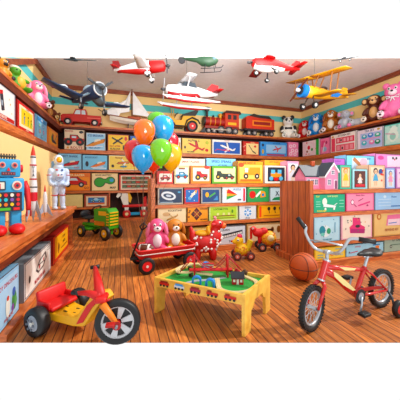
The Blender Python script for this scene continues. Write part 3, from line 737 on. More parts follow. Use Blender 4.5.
back_box(339.5, 351.5, 165, G2Y+.01, G2[0], '#58b89c', a, 'mint green doll box with a ginger haired doll in yellow', GD, .07)
def a(s):
    win(s, '#5a2c28'); s.doll(s.a*.5, .45, .4, '#2c1a18', '#e8e0e0'); s.rect(s.a*.2, .12, s.a*.8, .25, '#c83040')
back_box(352, 367.5, 169, G2Y+.01, G2[0], '#a9d8e0', a, 'pale blue doll box with a dark haired doll lying over red', GD, .18)
def a(s):
    win(s, '#f4dcc0'); s.doll(s.a*.42, .48, .42, '#282030', '#5ca8cc'); s.ell(s.a*.72, .72, .12, .12, '#2c4c90'); s.dots(5, '#d84838', .045, 14, (s.a*.72, .2, s.a*.9, .8))
back_box(368.3, 385, 165, G2Y+.01, G2[0], '#eebfa0', a, 'peach doll box with a dark haired doll in a blue dress', GD, .18)
def a(s):
    win(s, '#d8e8f6'); s.doll(s.a*.5, .48, .42, '#7c88b8', '#f09cbc')
back_box(385.7, 395, 168, G2Y+.01, G2[0], '#a4b4e4', a, 'narrow lilac blue doll box with a doll in pink', GD, .18)
def a(s):
    win(s, '#f0d4e8'); s.line(s.a*.3, .7, s.a*.8, .9, .06, '#8c50a8'); s.doll(s.a*.6, .4, .4, '#7c4428', '#c070c0')
back_box(395.7, 406, 167, G2Y+.01, G2[0], '#cc88c8', a, 'violet doll box at the right edge of the picture', GD, .18)
GE = 'toy boxes on the shelves of the right low unit'
def a(s):
    s.text('BABY BUGGY', s.a*.6, .84, .09, '#e8f0a0', s.a*.5); s.ell(s.a*.34, .6, .16, .2, '#f2f0e4'); s.poly([(s.a*.3, .5), (s.a*.7, .36), (s.a*.68, .25), (s.a*.3, .32)], '#eaf2f0'); s.line(s.a*.65, .4, s.a*.74, .5, .04, '#eaf2f0')
    for q in (.36, .64): s.ell(s.a*q, .2, .07, .07, '#f4f4ee')
    s.text('ROCKABY', s.a*.25, .05, .1, '#f0e060', s.a*.4); s.text('TOY', s.a*.12, .84, .09, '#f0e060', s.a*.15)
    s.lines(3, s.a*.06, s.a*.2, .35, .6, '#9cdcc0', .04); s.lines(3, s.a*.8, s.a*.95, .3, .65, '#9cdcc0', .04)
back_box(313.5, 345, 194.3, G2Y+.01, G2[1], '#3fa982', a, 'green box with a white baby buggy right of the end panel', GE)
def a(s):
    s.panel(.04, .06, .04, .07, '#f49ab4'); s.text('Beauty Salon', s.a*.5, .8, .12, '#a02458', s.a*.8)
    s.ell(s.a*.22, .5, .13, .15, '#96285c'); s.ell(s.a*.22, .5, .09, .11, '#fbe0e8'); s.line(s.a*.28, .38, s.a*.36, .24, .05, '#96285c')
    s.line(s.a*.42, .3, s.a*.85, .5, .08, '#d84880'); s.line(s.a*.42, .55, s.a*.6, .7, .04, '#96285c'); s.ell(s.a*.75, .3, .07, .05, '#96285c')
back_box(345.8, 374, 193, G2Y+.01, G2[1], '#ee6c94', a, 'bright pink box with a hand mirror and brush', GE)
def a(s):
    s.text('Home', s.a*.6, .68, .12, '#2c5c9c', s.a*.3); s.lines(3, s.a*.1, s.a*.5, .25, .6, '#c4ddf2', .05); s.lines(1, s.a*.5, s.a*.9, .2, .2, '#3a6cac', .06); s.ell(s.a*.3, .75, .12, .08, '#d4e8f6')
back_box(374.8, 406, 192.3, G2Y+.01, G2[1], '#a5c9ea', a, 'pale blue box at the right end of the middle row', GE)
def a(s):
    s.panel(.05, .05, .05, .05, '#c0e2ee'); s.ell(s.a*.42, .42, .26, .24, '#e8f4f4'); s.ell(s.a*.32, .46, .15, .18, '#2c8c9c'); s.ell(s.a*.56, .42, .1, .12, '#3f9c70'); s.ell(s.a*.33, .3, .1, .07, '#7ccabc')
    s.line(s.a*.8, .35, s.a*.8, .75, .04, '#4c90b0'); s.dots(9, '#2c8cb0', .022, 16); s.text('GLOBE SET', s.a*.5, .06, .07, '#2c7c94', s.a*.7)
back_box(313.5, 340, 216.5, G2Y+.01, G2[2], '#a4d2e6', a, 'pale blue box with a green and blue globe behind the bike grip', GE)
def a(s):
    s.panel(.05, .06, .05, .06, '#fae8d8')
    s.poly([(s.a*.28, .25), (s.a*.72, .2), (s.a*.76, .45), (s.a*.62, .55), (s.a*.6, .82), (s.a*.36, .85), (s.a*.36, .58), (s.a*.26, .48)], '#e0487c')
    s.poly([(s.a*.3, .25), (s.a*.74, .2), (s.a*.76, .36), (s.a*.3, .42)], '#b03474'); s.ell(s.a*.52, .5, .12, .06, '#241c28')
    s.dots(14, ['#3a8c50', '#e8a030', '#2c2c34'], .025, 17)
back_box(340.7, 372.3, 213.5, G2Y+.01, G2[2], '#f2b4c4', a, 'white and pink box with a big pink toy typewriter', GE)
def a(s):
    s.panel(.04, .06, .04, .06, '#eec98c'); s.ell(s.a*.17, .78, .12, .13, '#c87840'); s.ell(s.a*.17, .78, .06, .07, '#eec98c')
    s.poly([(s.a*.38, .42), (s.a*.95, .4), (s.a*.95, .85), (s.a*.42, .82)], '#e87ca4'); s.poly([(s.a*.42, .42), (s.a*.8, .41), (s.a*.8, .66), (s.a*.44, .66)], '#f8dce6'); s.line(s.a*.45, .5, s.a*.7, .52, .04, '#6c88c0')
    s.text('SEWING KIT', s.a*.55, .2, .1, '#a85c3c', s.a*.7)
back_box(373, 406, 210.5, G2Y+.01, G2[2], '#d8a868', a, 'tan box with a pink case at the right end of the third row', GE)
def a(s):
    s.panel(.05, .1, .05, .1, '#f6dc78'); s.ell(s.a*.4, .5, .16, .2, '#e0602c'); s.ell(s.a*.4, .52, .09, .11, '#f6dc78'); s.line(s.a*.5, .35, s.a*.6, .25, .06, '#e0602c'); s.text('FUN', s.a*.2, .66, .13, '#b04848', s.a*.2)
    s.lines(3, s.a*.66, s.a*.92, .3, .8, '#88b4c0', .06); s.lines(2, s.a*.1, s.a*.28, .2, .4, '#70a8bc', .06)
back_box(314, 345.3, 247, G2Y+.01, .07, '#f3c84a', a, 'yellow box with an orange ring in the bottom row behind the handlebar', GE)
def a(s):
    s.text('SURPRISE', s.a*.3, .72, .12, '#c0405c', s.a*.5); s.rect(s.a*.78, .3, s.a*.88, .7, '#ee8838'); s.line(s.a*.1, .3, s.a*.3, .4, .07, '#c04c6c'); s.ell(s.a*.08, .35, .07, .08, '#58406c'); s.rect(s.a*.7, .75, s.a*.9, .85, '#2c78b4')
back_box(346, 383.3, 243.5, G2Y+.01, .07, '#a9daee', a, 'sky blue box in the bottom row behind the black bike seat', GE)
def a(s):
    s.text('GT CAR', s.a*.55, .66, .16, '#2c4438', s.a*.6); s.ell(s.a*.3, .35, .1, .11, '#23302c'); s.ell(s.a*.3, .35, .05, .05, '#c8d8cc'); s.line(s.a*.3, .45, s.a*.9, .45, .05, '#587868')
back_box(384, 406, 236, G2Y+.01, .07, '#a3baa9', a, 'grey green box with a wheel in the bottom row at the right edge', GE)
# ------------------------------------------------------------------ under the counter
GK = 'big game boxes under the left counter'
def kbox(y0, y1, h, col, art, label, side): return toy_box((-0.72, (y0+y1)/2, 0.036), R(90), y1-y0, h, .26, col, art, label, GK, side)
def a(s):
    s.panel(.06, .08, .06, .08, '#b0d4ee'); s.text('TOY DINOSAURS', s.a*.62, .74, .09, '#b02c34', s.a*.68)
    x = s.a*.82
    s.ell(x, .34, .12, .2, '#3f8c4c'); s.ell(x-.02, .52, .08, .09, '#2c60b0'); s.ell(x+.06, .3, .07, .1, '#58a868'); s.ell(x-.08, .22, .06, .08, '#7c50a0'); s.ell(s.a*.6, .34, .1, .22, '#eef0e8'); s.ell(s.a*.6, .5, .05, .05, '#c8342c')
    s.text('AND MORE', s.a*.62, .1, .06, '#b02c34', s.a*.5)
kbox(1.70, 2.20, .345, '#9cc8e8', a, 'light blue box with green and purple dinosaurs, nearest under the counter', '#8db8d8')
def a(s):
    s.panel(.03, .05, .03, .05, '#55555c'); s.panel(.045, .07, .045, .07, '#f5f3ee')
    s.poly([(s.a*.36, .5), (s.a*.5, .72), (s.a*.75, .82), (s.a*.8, .6), (s.a*.66, .4), (s.a*.45, .36)], '#3c3c44'); s.poly([(s.a*.4, .52), (s.a*.52, .68), (s.a*.72, .76), (s.a*.75, .6), (s.a*.64, .45), (s.a*.47, .41)], '#f0eee8')
    s.ell(s.a*.5, .52, .06, .07, '#c84c58'); s.ell(s.a*.66, .62, .05, .06, '#c84c58'); s.ell(s.a*.16, .45, .08, .1, '#26262c'); s.line(s.a*.45, .6, s.a*.7, .56, .03, '#3c3c44')
    s.text('MONSTER MIX', s.a*.52, .14, .12, '#b83040', s.a*.8); s.lines(2, s.a*.82, s.a*.93, .8, .88, '#44444c', .02)
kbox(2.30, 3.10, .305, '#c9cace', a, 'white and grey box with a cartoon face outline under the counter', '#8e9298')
def a(s):
    s.panel(.1, .14, .08, .1, '#f2b63a'); s.ell(s.a*.3, .42, .1, .22, '#8c4820'); s.ell(s.a*.33, .45, .06, .12, '#3a2014'); s.text('COCOA', s.a*.62, .66, .1, '#5c2410', s.a*.4); s.text('MAKER', s.a*.64, .46, .1, '#3a2014', s.a*.4); s.line(s.a*.45, .32, s.a*.85, .32, .04, '#7c3418'); s.text('WHIRL', s.a*.6, .84, .05, '#f5d890', s.a*.4)
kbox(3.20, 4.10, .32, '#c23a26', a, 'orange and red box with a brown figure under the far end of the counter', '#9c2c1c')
# ================================================================== PLUSH TOYS
def blob(name, parts, m, parent, vox=0.02):          # one continuous stuffed body grown from overlapping lumps
    b = MB()
    for c, r, *q in parts:
        b.ball(c, r, m, Euler(q[0]) .to_matrix() if q else None, 20, 12)
    o = b.build(name, parent)
    md = o.modifiers.new('remesh', 'REMESH'); md.mode = 'VOXEL'; md.voxel_size = vox; md.use_smooth_shade = True
    sm = o.modifiers.new('smooth', 'SMOOTH'); sm.iterations = 3
    return o
def eyes(t, y, z, dx, r, white=True):
    for s in (-1, 1):
        b = MB()
        if white: b.ball((s*dx, y+r*.15, z), (r*1.3, r*.7, r*1.6), '#f6f6f4', None, 10, 8)
        b.ball((s*dx, y-r*.4, z-r*.1), (r*.75, r*.6, r*.9), '#141414', None, 10, 8)
        b.build('eye', t)
def nose(t, c, r, col='#1c1414'):
    b = MB(); b.ball(c, (r*1.2, r*.8, r), col, None, 10, 8); b.build('nose', t)
def plush(name, label, cat, loc, rz, H, fur, belly=None, muzzle=None, ears='round', earc=None, pads=None, patches=(), group=None, arms=True, eyew=True, earin=None, wide=1.0):
    """sitting stuffed animal facing its local -y, H high; unit height 1 is scaled"""
    t = thing(name, label, cat, loc, rz, group, H)
    e = earc or fur; W = wide
    P = [((0, .02, .24), (.23*W, .19, .25)), ((0, .0, .42), (.17*W, .14, .18)), ((0, -.02, .70), (.21*W, .18, .20))]
    for s in (-1, 1):
        P += [((s*.17*W, -.14, .10), (.095, .20, .095), (0, 0, s*.28))]
        if arms: P += [((s*.22*W, -.06, .38), (.07, .08, .17), (R(-25), s*R(-28), 0))]
    blob('body', P, fur, t, .022)
    for s in (-1, 1):
        b = MB()
        if ears == 'round': b.ball((s*.17*W, 0, .88), (.085, .05, .085), e)
        elif ears == 'droop': b.ball((s*.235*W, -.03, .60), (.06, .085, .20), e, Euler((0, s*R(-12), 0)).to_matrix())
        elif ears == 'long': b.ball((s*.20*W, .02, .78), (.07, .06, .22), e, Euler((0, s*R(35), 0)).to_matrix())
        elif ears == 'side': b.ball((s*.25*W, 0, .72), (.10, .04, .11), e)
        b.build('ear', t)
        if earin:
            b = MB()
            if ears == 'side': b.ball((s*.26*W, -.032, .72), (.06, .02, .075), earin)
            else: b.ball((s*.17*W, -.04, .88), (.05, .02, .05), earin)
            b.build('inner_ear', t)
        b = MB()                                          # soles of the feet
        fx = s*.17*W + s*.055; 
        b.ball((fx, -.325, .10), (.085, .035, .09), pads or '#f2e6e4'); b.build('foot_pad', t)
        b = MB()
        for q in (-.035, 0, .035): b.ball((fx+q, -.358, .145), (.013, .01, .015), '#2a1c1c', None, 8, 6)
        b.ball((fx, -.358, .085), (.032, .012, .03), '#2a1c1c', None, 10, 6)
        b.build('paw_print', t)
    if belly: b = MB(); b.ball((0, -.115, .31), (.12*W, .08, .19), belly); b.build('belly', t)
    if muzzle: b = MB(); b.ball((0, -.175, .645), (.10, .07, .075), muzzle); b.build('muzzle', t)
    eyes(t, -.185, .75, .072, .026, eyew)
    nose(t, (0, -.245, .675) if muzzle else (0, -.20, .66), .026)
    for c, r, col in patches:
        b = MB(); b.ball(c, r, col); b.build('patch', t)
    return t
def ledge_back(p, off=.16):      # a spot on the back ledge seen at column p, pushed back a little
    x, d = on_y(p, BY + off); return (x, BY+off, LEDGE+.002), d
def ledge_right(p, off=.17):
    y, d = on_x(p, RX + off); return (RX+off, y, LEDGE+.002), d
def ledge_left(p, off=.115):
    y, d = on_x(p, LX - off); return (LX-off, y, LEDGE+.002), d
GP = 'plush animals on the right part of the ledge'
def face_cam(loc): return math.atan2(-loc[0], loc[1])*1.0
def pl_right(p, Hpx, *a, **k):
    l, d = ledge_right(p); return plush(a[0], a[1], a[2], l, k.pop('rz', R(-52)), Hpx*d/F, *a[3:], group=GP, **k)
l, d = ledge_back(288)
plush('plush_panda', 'white and black plush panda sitting at the back right corner of the ledge', 'plush toy', l, R(-25), 24*d/F, '#f6f3ea', ears='round', earc='#17171a', muzzle='#ffffff', pads='#f6f3ea', group=GP,
      patches=[((-.085, -.165, .755), (.06, .035, .065), '#17171a'), ((.085, -.165, .755), (.06, .035, .065), '#17171a'), ((0, .015, .40), (.222, .165, .13), '#17171a'), ((-.25, -.07, .38), (.08, .09, .15), '#17171a'), ((.25, -.07, .38), (.08, .09, .15), '#17171a')])
pl_right(305, 20, 'plush_puppy', 'small red plush puppy with droopy ears beside the panda', 'plush toy', '#c8302c', '#f3dede', '#f6e6e2', ears='droop', pads='#f6eeee')
pl_right(316.5, 25, 'plush_puppy', 'bright blue plush puppy with white belly between the red and brown puppies', 'plush toy', '#2f86cc', '#eef4f8', '#f4f6f6', ears='droop', earc='#1f6cb4')
pl_right(331, 25, 'plush_puppy', 'brown plush puppy with a white muzzle beside the blue puppy', 'plush toy', '#a4622c', '#f4ead8', '#f8efe2', ears='droop', earc='#8c4c20')
pl_right(345.5, 21, 'plush_elephant', 'grey plush elephant with pink inner ears beside the brown puppy', 'plush toy', '#b9bcc8', '#d6d8e0', None, ears='side', earin='#ec8cb8', pads='#ec8cb8', patches=[((0, -.24, .58), (.05, .07, .12), '#b9bcc8')])
l, d = ledge_right(358)
t = thing('plush_whale', 'grey plush toy lying down between the elephant and the monkey', 'plush toy', l, R(-60), GP, 17*d/F)
blob('body', [((0, 0, .24), (.42, .24, .24)), ((-.28, -.04, .26), (.22, .2, .22)), ((.36, .05, .2), (.26, .12, .1)), ((.55, .05, .28), (.1, .2, .06))], '#c3c8d0', t, .025)
b = MB(); b.ball((-.42, -.2, .12), (.13, .09, .12), '#ec8cb8'); b.build('foot_pad', t)
b = MB(); b.ball((-.3, -.22, .36), .03, '#161616', None, 10, 8); b.build('eye', t)
pl_right(374, 31, 'plush_monkey', 'dark brown plush monkey with tan face and belly beside the big pink bear', 'plush toy', '#52220f', '#d8aa78', '#e2b888', ears='side', earin='#e2b888', pads='#f0e2d2', eyew=False, patches=[((0, -.145, .76), (.13, .065, .075), '#e2b888')], rz=R(-62))
l, d = ledge_right(394)
t = plush('plush_bear', 'large pink plush bear with a white ribbon at the right end of the ledge', 'plush toy', l, R(-66), 38*d/F, '#ee7fae', None, '#fbe6ee', ears='round', pads='#fbe9f0', group=GP)
b = MB(); b.tube([(-.05, -.17, .54), (-.14, -.16, .57), (-.13, -.17, .50), (0, -.19, .53), (.13, -.17, .50), (.14, -.16, .57), (.05, -.17, .54)], .012, '#f8f8fa', 6); b.tube([(0, -.19, .53), (-.04, -.2, .42)], .012, '#f8f8fa', 6); b.tube([(0, -.19, .53), (.05, -.2, .43)], .012, '#f8f8fa', 6); b.build('ribbon', t)
GQ = 'plush animals on the left part of the ledge'
l, d = ledge_left(37)
plush('plush_rabbit', 'pink plush rabbit with white belly sitting on the upper left ledge', 'plush toy', l, R(35), .56, '#f088ac', '#fbe8ee', '#fdf2f4', ears='droop', earc='#f3a2c0', pads='#fbe8ee', group=GQ)
l, d = ledge_left(49.5)
plush('plush_bear', 'small dark brown plush bear beside the pink rabbit on the left ledge', 'plush toy', l, R(30), .44, '#6c3418', '#c08850', '#d8a468', pads='#e8c890', group=GQ, eyew=False)
l, d = ledge_left(57, .1)
plush('plush_bear', 'smallest brown plush bear, in the back left corner of the ledge', 'plush toy', l, R(25), .32, '#7c3c1c', '#c89058', '#dcae72', pads='#e8c890', group=GQ, eyew=False)
# green turtle
l, d = ledge_left(17, .12)
t = thing('plush_turtle', 'green plush turtle with a yellow belly and white cap on the left ledge', 'plush toy', l, R(60), GQ, .46)
blob('body', [((0, 0, .25), (.26, .2, .25)), ((-.1, -.05, .60), (.16, .15, .15)), ((.22, -.16, .1), (.1, .2, .1)), ((-.22, -.16, .1), (.1, .2, .1)), ((.26, -.05, .42), (.16, .07, .07)), ((-.28, -.05, .4), (.14, .07, .07))], '#5a9a3c', t, .025)
b = MB(); b.ball((0, .13, .3), (.25, .14, .27), '#3c6e2a'); b.build('shell', t)
b = MB(); b.ball((.02, -.13, .28), (.16, .1, .19), '#e8b860'); b.build('belly', t)
b = MB(); b.ball((-.1, -.02, .71), (.15, .14, .08), '#e8ead8'); b.build('cap', t)
b = MB(); b.ball((-.05, -.19, .62), .025, '#161616', None, 10, 8); b.ball((-.16, -.18, .62), .025, '#161616', None, 10, 8); b.build('eyes', t)
l, d = ledge_left(3, .12)
t = plush('plush_bear', 'golden plush bear at the far left end of the ledge, cut by the picture edge', 'plush toy', l, R(55), .30, '#d89448', None, '#2a1c18', earc='#2a1c18', pads='#2a1c18', group=GQ)
# ================================================================== MODELS ON THE LEDGE
def wheel(b, c, axis, r, w, tyre='#0e0e10', hub='#c8c8c8', hubr=.5):
    a = Vector(axis).normalized(); c = Vector(c)
    b.cyl(c-a*w/2, c+a*w/2, r, tyre, seg=20); b.cyl(c-a*(w/2+.002), c+a*(w/2+.002), r*hubr, hub, seg=16)
def wheel_obj(c, axis, r, w, parent, tyre='#0e0e10', hub='#c8c8c8', hubr=.5, name='wheel'):
    b = MB(); a = Vector(axis).normalized(); c = Vector(c)
    q = a
    pr = [(r*.6, -w/2), (r*.92, -w/2), (r, -w*.3), (r, w*.3), (r*.92, w/2), (r*.6, w/2)]
    b.lathe(pr, c, q, tyre, 24)
    b.cyl(c-a*w*.35, c+a*w*.35, r*.62, tyre, seg=20)
    o = b.build(name, parent)
    h = MB(); h.cyl(c-a*w*.44, c+a*w*.44, r*hubr, hub, seg=18); h.cyl(c-a*w*.6, c+a*w*.6, r*.16, '#e8e4dc', seg=10); h.build('hub', o)
    return o
# red pickup
l, d = ledge_back(82, .15); k = 36*d/F
t = thing('model_truck', 'red vintage pickup truck model on the ledge at the back left', 'model truck', l, 0, None, k)
b = MB()
b.prism([(-.5,.1),(-.5,.24),(-.45,.28),(-.2,.30),(-.14,.44),(.12,.44),(.14,.29),(.50,.29),(.50,.1)], -.16, .16, '#c23a34')
b.build('body', t)
b = MB(); b.prism([(-.17,.30),(-.12,.41),(-.02,.41),(-.02,.30)], -.165, .165, '#cfdfe4'); b.prism([(.01,.30),(.01,.41),(.1,.41),(.11,.30)], -.165, .165, '#cfdfe4'); b.build('window', t)
b = MB(); b.box(.17, .49, -.135, .135, .29, .295, '#6c1c18'); b.box(.15,.50,-.17,-.165,.2,.225,'#e87468'); b.build('bed', t)
for x in (-.33, .34):
    for s in (-1, 1):
        wheel_obj((x, s*.155, .09), (0, 1, 0), .09, .05, t, hub='#d8d0c8')
        b = MB(); b.ring((x, s*.15, .10), (0, 1, 0), .105, .02, '#a82c28', 20, 8); b.build('fender', t)
b = MB(); b.box(-.53, -.5, -.16, .16, .10, .14, '#b8b8b8'); b.box(.5, .52, -.16, .16, .1, .13, '#b8b8b8'); b.build('bumper', t)
# sailboat
l, d = ledge_back(132, .15); k = 42*d/F
t = thing('model_sailboat', 'wooden model sailboat with three white sails on the back ledge', 'model boat', l, 0, None, k)
b = MB(); sec = []
N = 14; vs = []; fs = []
for i in range(N+1):
    u = i/N; x = -.5+u*.98; wd = .10*math.sin(PI*min(1, (u+.02)/1.02)**.8) + (.045 if u > .5 else 0)*(u-.5)*2
    top = .20 + .10*(1-u)**2 ; bot = .09 + .10*(1-u)**3 + .03*u*u
    for yy, zz in ((-wd, top), (-wd*.8, (top+bot)/2), (0, bot), (wd*.8, (top+bot)/2), (wd, top)): vs.append((x, yy, zz))
for i in range(N):
    for j in range(4): fs.append((i*5+j, i*5+j+1, i*5+5+j+1, i*5+5+j))
    fs.append((i*5+4, i*5, i*5+5, i*5+9))
fs.append((0,1,2,3,4)); fs.append((N*5, N*5+1, N*5+2, N*5+3, N*5+4)); b.add(vs, fs, '#efe9dc'); b.build('hull', t)
b = MB(); b.tube([(v[0], v[1], v[2]+.006) for v in [vs[i*5] for i in range(N+1)]], .012, '#8c3c1c', 6); b.tube([(v[0], v[1], v[2]+.006) for v in [vs[i*5+4] for i in range(N+1)]], .012, '#8c3c1c', 6); b.build('rail', t)
b = MB(); b.rbox((.05, 0, .26), (.3, .09, .09), '#b0542a', .01); b.build('cabin', t)
b = MB(); b.cyl((0,0,.2), (0,0,1.0), .014, '#6c3418', .008); b.cyl((0,0,.33), (.48,0,.29), .01, '#6c3418'); b.cyl((-.48,0,.28), (-.75,0,.42), .01, '#6c3418'); b.build('mast', t)
for nm, pts in (('sail', [(.02,.36),(.02,.9),(.44,.33)]), ('sail', [(-.03,.92),(-.06,.42),(-.30,.36)]), ('sail', [(-.10,.72),(-.3,.30),(-.68,.33)])):
    b = MB(); 
    cx = sum(p[0] for p in pts)/3; cz = sum(p[1] for p in pts)/3
    vv = [(p[0], 0, p[1]) for p in pts] + [(cx, -.05, cz)]; vv2 = [(x, y+.012, z) for x, y, z in vv]
    b.add(vv+vv2, [(0,1,3),(1,2,3),(2,0,3),(4,7,5),(5,7,6),(6,7,4),(0,4,5,1),(1,5,6,2),(2,6,4,0)], '#ffffff'); b.build(nm, t)
b = MB(); b.box(-.12,.12,-.05,.05,0,.025,'#4c2412'); b.box(-.1,-.07,-.04,.04,.02,.12,'#4c2412'); b.box(.07,.1,-.04,.04,.02,.12,'#4c2412'); b.build('stand', t)
# yellow antique car
l, d = ledge_back(178.5, .15); k = 37*d/F
t = thing('model_car', 'yellow antique open car model with red wheels and black hood on the back ledge', 'model car', l, 0, None, k)
b = MB(); b.prism([(-.5,.22),(-.48,.36),(-.18,.38),(-.1,.30),(.06,.30),(.1,.42),(.42,.44),(.50,.30),(.46,.2),(.1,.16),(-.3,.16)], -.13, .13, '#f0bc2c'); b.build('body', t)
b = MB(); b.prism([(.08,.46),(.2,.50),(.5,.62),(.52,.56),(.44,.44),(.1,.42)], -.14, .14, '#1c1c1e'); b.build('folded_hood', t)
b = MB(); b.cyl((-.14,-.12,.38), (-.2,-.12,.75), .01, '#d8b060'); b.cyl((-.14,.12,.38), (-.2,.12,.75), .01, '#d8b060'); b.cyl((-.2,-.12,.75), (-.2,.12,.75), .01, '#d8b060'); b.build('windscreen', t)
b = MB(); b.ring((-.06,0,.48), (-.6,0,.8), .06, .009, '#1c1c1e', 16, 6); b.cyl((-.06,0,.48), (-.14,0,.34), .008, '#1c1c1e'); b.build('steering_wheel', t)
b = MB()
for s in (-1, 1): b.tube([(-.55,s*.17,.2),(-.5,s*.17,.32),(-.36,s*.17,.37),(-.22,s*.17,.28),(-.12,s*.17,.14),(.14,s*.17,.14),(.2,s*.17,.3),(.34,s*.17,.38),(.5,s*.17,.32),(.56,s*.17,.22)], .022, '#1c1c1e', 6)
b.build('fender', t)
b = MB(); b.ball((-.52,-.1,.34), .045, '#d8b060'); b.ball((-.52,.1,.34), .045, '#d8b060'); b.build('headlight', t)
for x in (-.36, .34):
    for s in (-1, 1): wheel_obj((x, s*.17, .15), (0, 1, 0), .15, .05, t, hub='#cc342c', hubr=.62)
# steam engine and tender
l, d = ledge_back(221, .15); k = 41*d/F
t = thing('model_locomotive', 'red and black model steam locomotive pulling a tender on the back ledge', 'model train', l, 0, None, k)
b = MB(); b.cyl((-.42,0,.30), (.06,0,.30), .105, '#9c2c20', seg=20); b.cyl((-.46,0,.30), (-.42,0,.30), .11, '#1c1c1e', seg=20)
for x in (-.3,-.18,-.05): b.cyl((x-.008,0,.30),(x+.008,0,.30),.11,'#d89c40',seg=20)
b.build('boiler', t)
b = MB(); b.lathe([(.03,.38),(.03,.52),(.075,.60),(.075,.63),(.04,.64),(0,.64)], (-.36,0,0), (0,0,1), '#17171a', 16); b.build('smokestack', t)
b = MB(); b.lathe([(.035,.38),(.035,.44),(.05,.46),(.05,.49),(.0,.52)], (-.02,0,0), (0,0,1), '#d89c40', 14); b.ball((-.2,0,.42), (.03,.03,.045), '#17171a'); b.build('dome', t)
b = MB(); b.box(.06,.42,-.13,.13,.18,.50,'#c0482a'); b.build('cab', t)
b = MB(); b.prism([(.03,.50),(.08,.56),(.44,.56),(.48,.50)], -.15,.15,'#3c1c18'); b.build('cab_roof', t)
b = MB()
for s in (-1,1): b.cbox((.17,s*.131,.41),(.09,.004,.11),'#2a2024'); b.cbox((.31,s*.131,.41),(.09,.004,.11),'#2a2024'); b.cbox((.24,s*.132,.25),(.22,.004,.06),'#e8b84c')
b.build('cab_window', t)
b = MB(); b.box(-.44,.44,-.10,.10,.12,.18,'#8c2c20'); b.build('frame', t)
b = MB(); b.prism([(-.44,.14),(-.56,.02),(-.44,.02)], -.11,.11,'#2a2a2e'); b.build('cowcatcher', t)
for x, r in ((-.36,.06),(-.22,.06),(-.04,.095),(.16,.095),(.33,.075)):
    for s in (-1,1): wheel_obj((x, s*.115, r), (0,1,0), r, .03, t, '#2c2c30', '#8c8480', .6)
for s in (-1,1): b = MB(); b.cyl((-.3,s*.14,.09),(.2,s*.14,.09),.012,'#c0b8a8'); b.build('drive_rod', t)
l, d = ledge_back(258, .15); k = 34*d/F
t = thing('model_rail_car', 'red model train tender behind the locomotive on the back ledge', 'model train', l, 0, None, k)
b = MB(); b.prism([(-.46,.2),(-.46,.5),(-.40,.56),(-.1,.52),(.46,.50),(.46,.2)], -.14,.14,'#c8442c'); b.build('body', t)
b = MB()
for s in (-1,1): b.cbox((.05,s*.142,.36),(.62,.004,.16),'#e88c40'); b.cbox((.05,s*.145,.36),(.54,.004,.09),'#8c2420')
b.build('side_panel', t)
b = MB(); b.box(-.5,.5,-.13,.13,.15,.2,'#2a2024'); b.box(-.6,-.5,-.02,.02,.15,.19,'#2a2024'); b.build('frame', t)
b = MB(); b.prism([(-.4,.54),(-.2,.64),(.0,.60),(.3,.6),(.42,.5)], -.11,.11,'#2c2422'); b.build('coal', t)
for x in (-.36,-.18,.2,.38):
    for s in (-1,1): wheel_obj((x, s*.12, .075), (0,1,0), .075, .03, t, '#2c2c30', '#8c8480', .6)
# ================================================================== MODEL AIRCRAFT ON STRINGS
def fuselage(b, prof, m, seg=18, ys=.9):      # (x, z centre, radius) along x, nose at -x
    vs = []; fs = []
    for x, z, r in prof:
        for i in range(seg):
            a = 2*PI*i/seg; vs.append((x, r*ys*math.cos(a), z + r*math.sin(a)))
    for k in range(len(prof)-1):
        for i in range(seg): fs.append((k*seg+i, k*seg+(i+1) % seg, (k+1)*seg+(i+1) % seg, (k+1)*seg+i))
    fs.append(list(range(seg))); fs.append([(len(prof)-1)*seg+i for i in range(seg)])
    b.add(vs, fs, m, True)
def wing(b, root0, root1, tip0, tip1, th, m, n=4):   # leading/trailing edge at root and tip
    r0, r1, t0, t1 = map(Vector, (root0, root1, tip0, tip1)); vs = []; fs = []
    for k in range(n+1):
        u = k/n; le = r0.lerp(t0, u); te = r1.lerp(t1, u); h = th*(1-.5*u)
        for v, z in ((0, 0), (.25, h), (.6, h*.8), (1, 0), (.6, -h*.3), (.25, -h*.4)):
            p = le.lerp(te, v); vs.append((p.x, p.y, p.z+z))
    for k in range(n):
        for j in range(6): fs.append((k*6+j, k*6+(j+1) % 6, k*6+6+(j+1) % 6, k*6+6+j))
    fs.append(list(range(6))); fs.append([n*6+j for j in range(6)])
    b.add(vs, fs, m, True)
def prop(t, x, z, r, n, col='#3c2a24', spin=.5, hub='#3a3a3e', name='propeller'):
    b = MB()
    for k in range(n):
        a = spin + 2*PI*k/n; c, s = math.cos(a), math.sin(a)
        q = Vector((0, c, s)); p = Vector((0, -s, c))
        pts = [q*r*.1-p*.02*r, q*r*.55-p*.09*r, q*r*.95-p*.05*r, q*r, q*r*.95+p*.05*r, q*r*.55+p*.07*r, q*r*.1+p*.02*r]
        vs = [(x-.008, v.y, v.z+z) for v in pts] + [(x+.008, v.y, v.z+z) for v in pts]; m = len(pts)
        b.add(vs, [list(range(m)), list(range(m, 2*m))[::-1]] + [(i, (i+1) % m, m+(i+1) % m, m+i) for i in range(m)], col)
    o = b.build(name, t)
    h = MB(); h.ball((x-.01, 0, z), (.05, r*.14, r*.14), hub, None, 12, 8); h.build('spinner', o)
def plane_root(name, label, px, py, d, rot, k, cat='model aeroplane'):
    t = thing(name, label, cat, atd(px, py, d), 0, 'model aircraft hanging on strings', k)
    t.rotation_euler = rot
    return t
def string(t, top, x=0, y=0, z=0, cap=CZ):
    bpy.context.view_layer.update()
    p = t.matrix_world @ Vector((x, y, z)); b = MB()
    b.cyl(p, (p.x, p.y, cap), .004, '#5c5650', seg=6)
    o = b.build('hanging_string'); o.parent = t; o.matrix_parent_inverse = t.matrix_world.inverted()
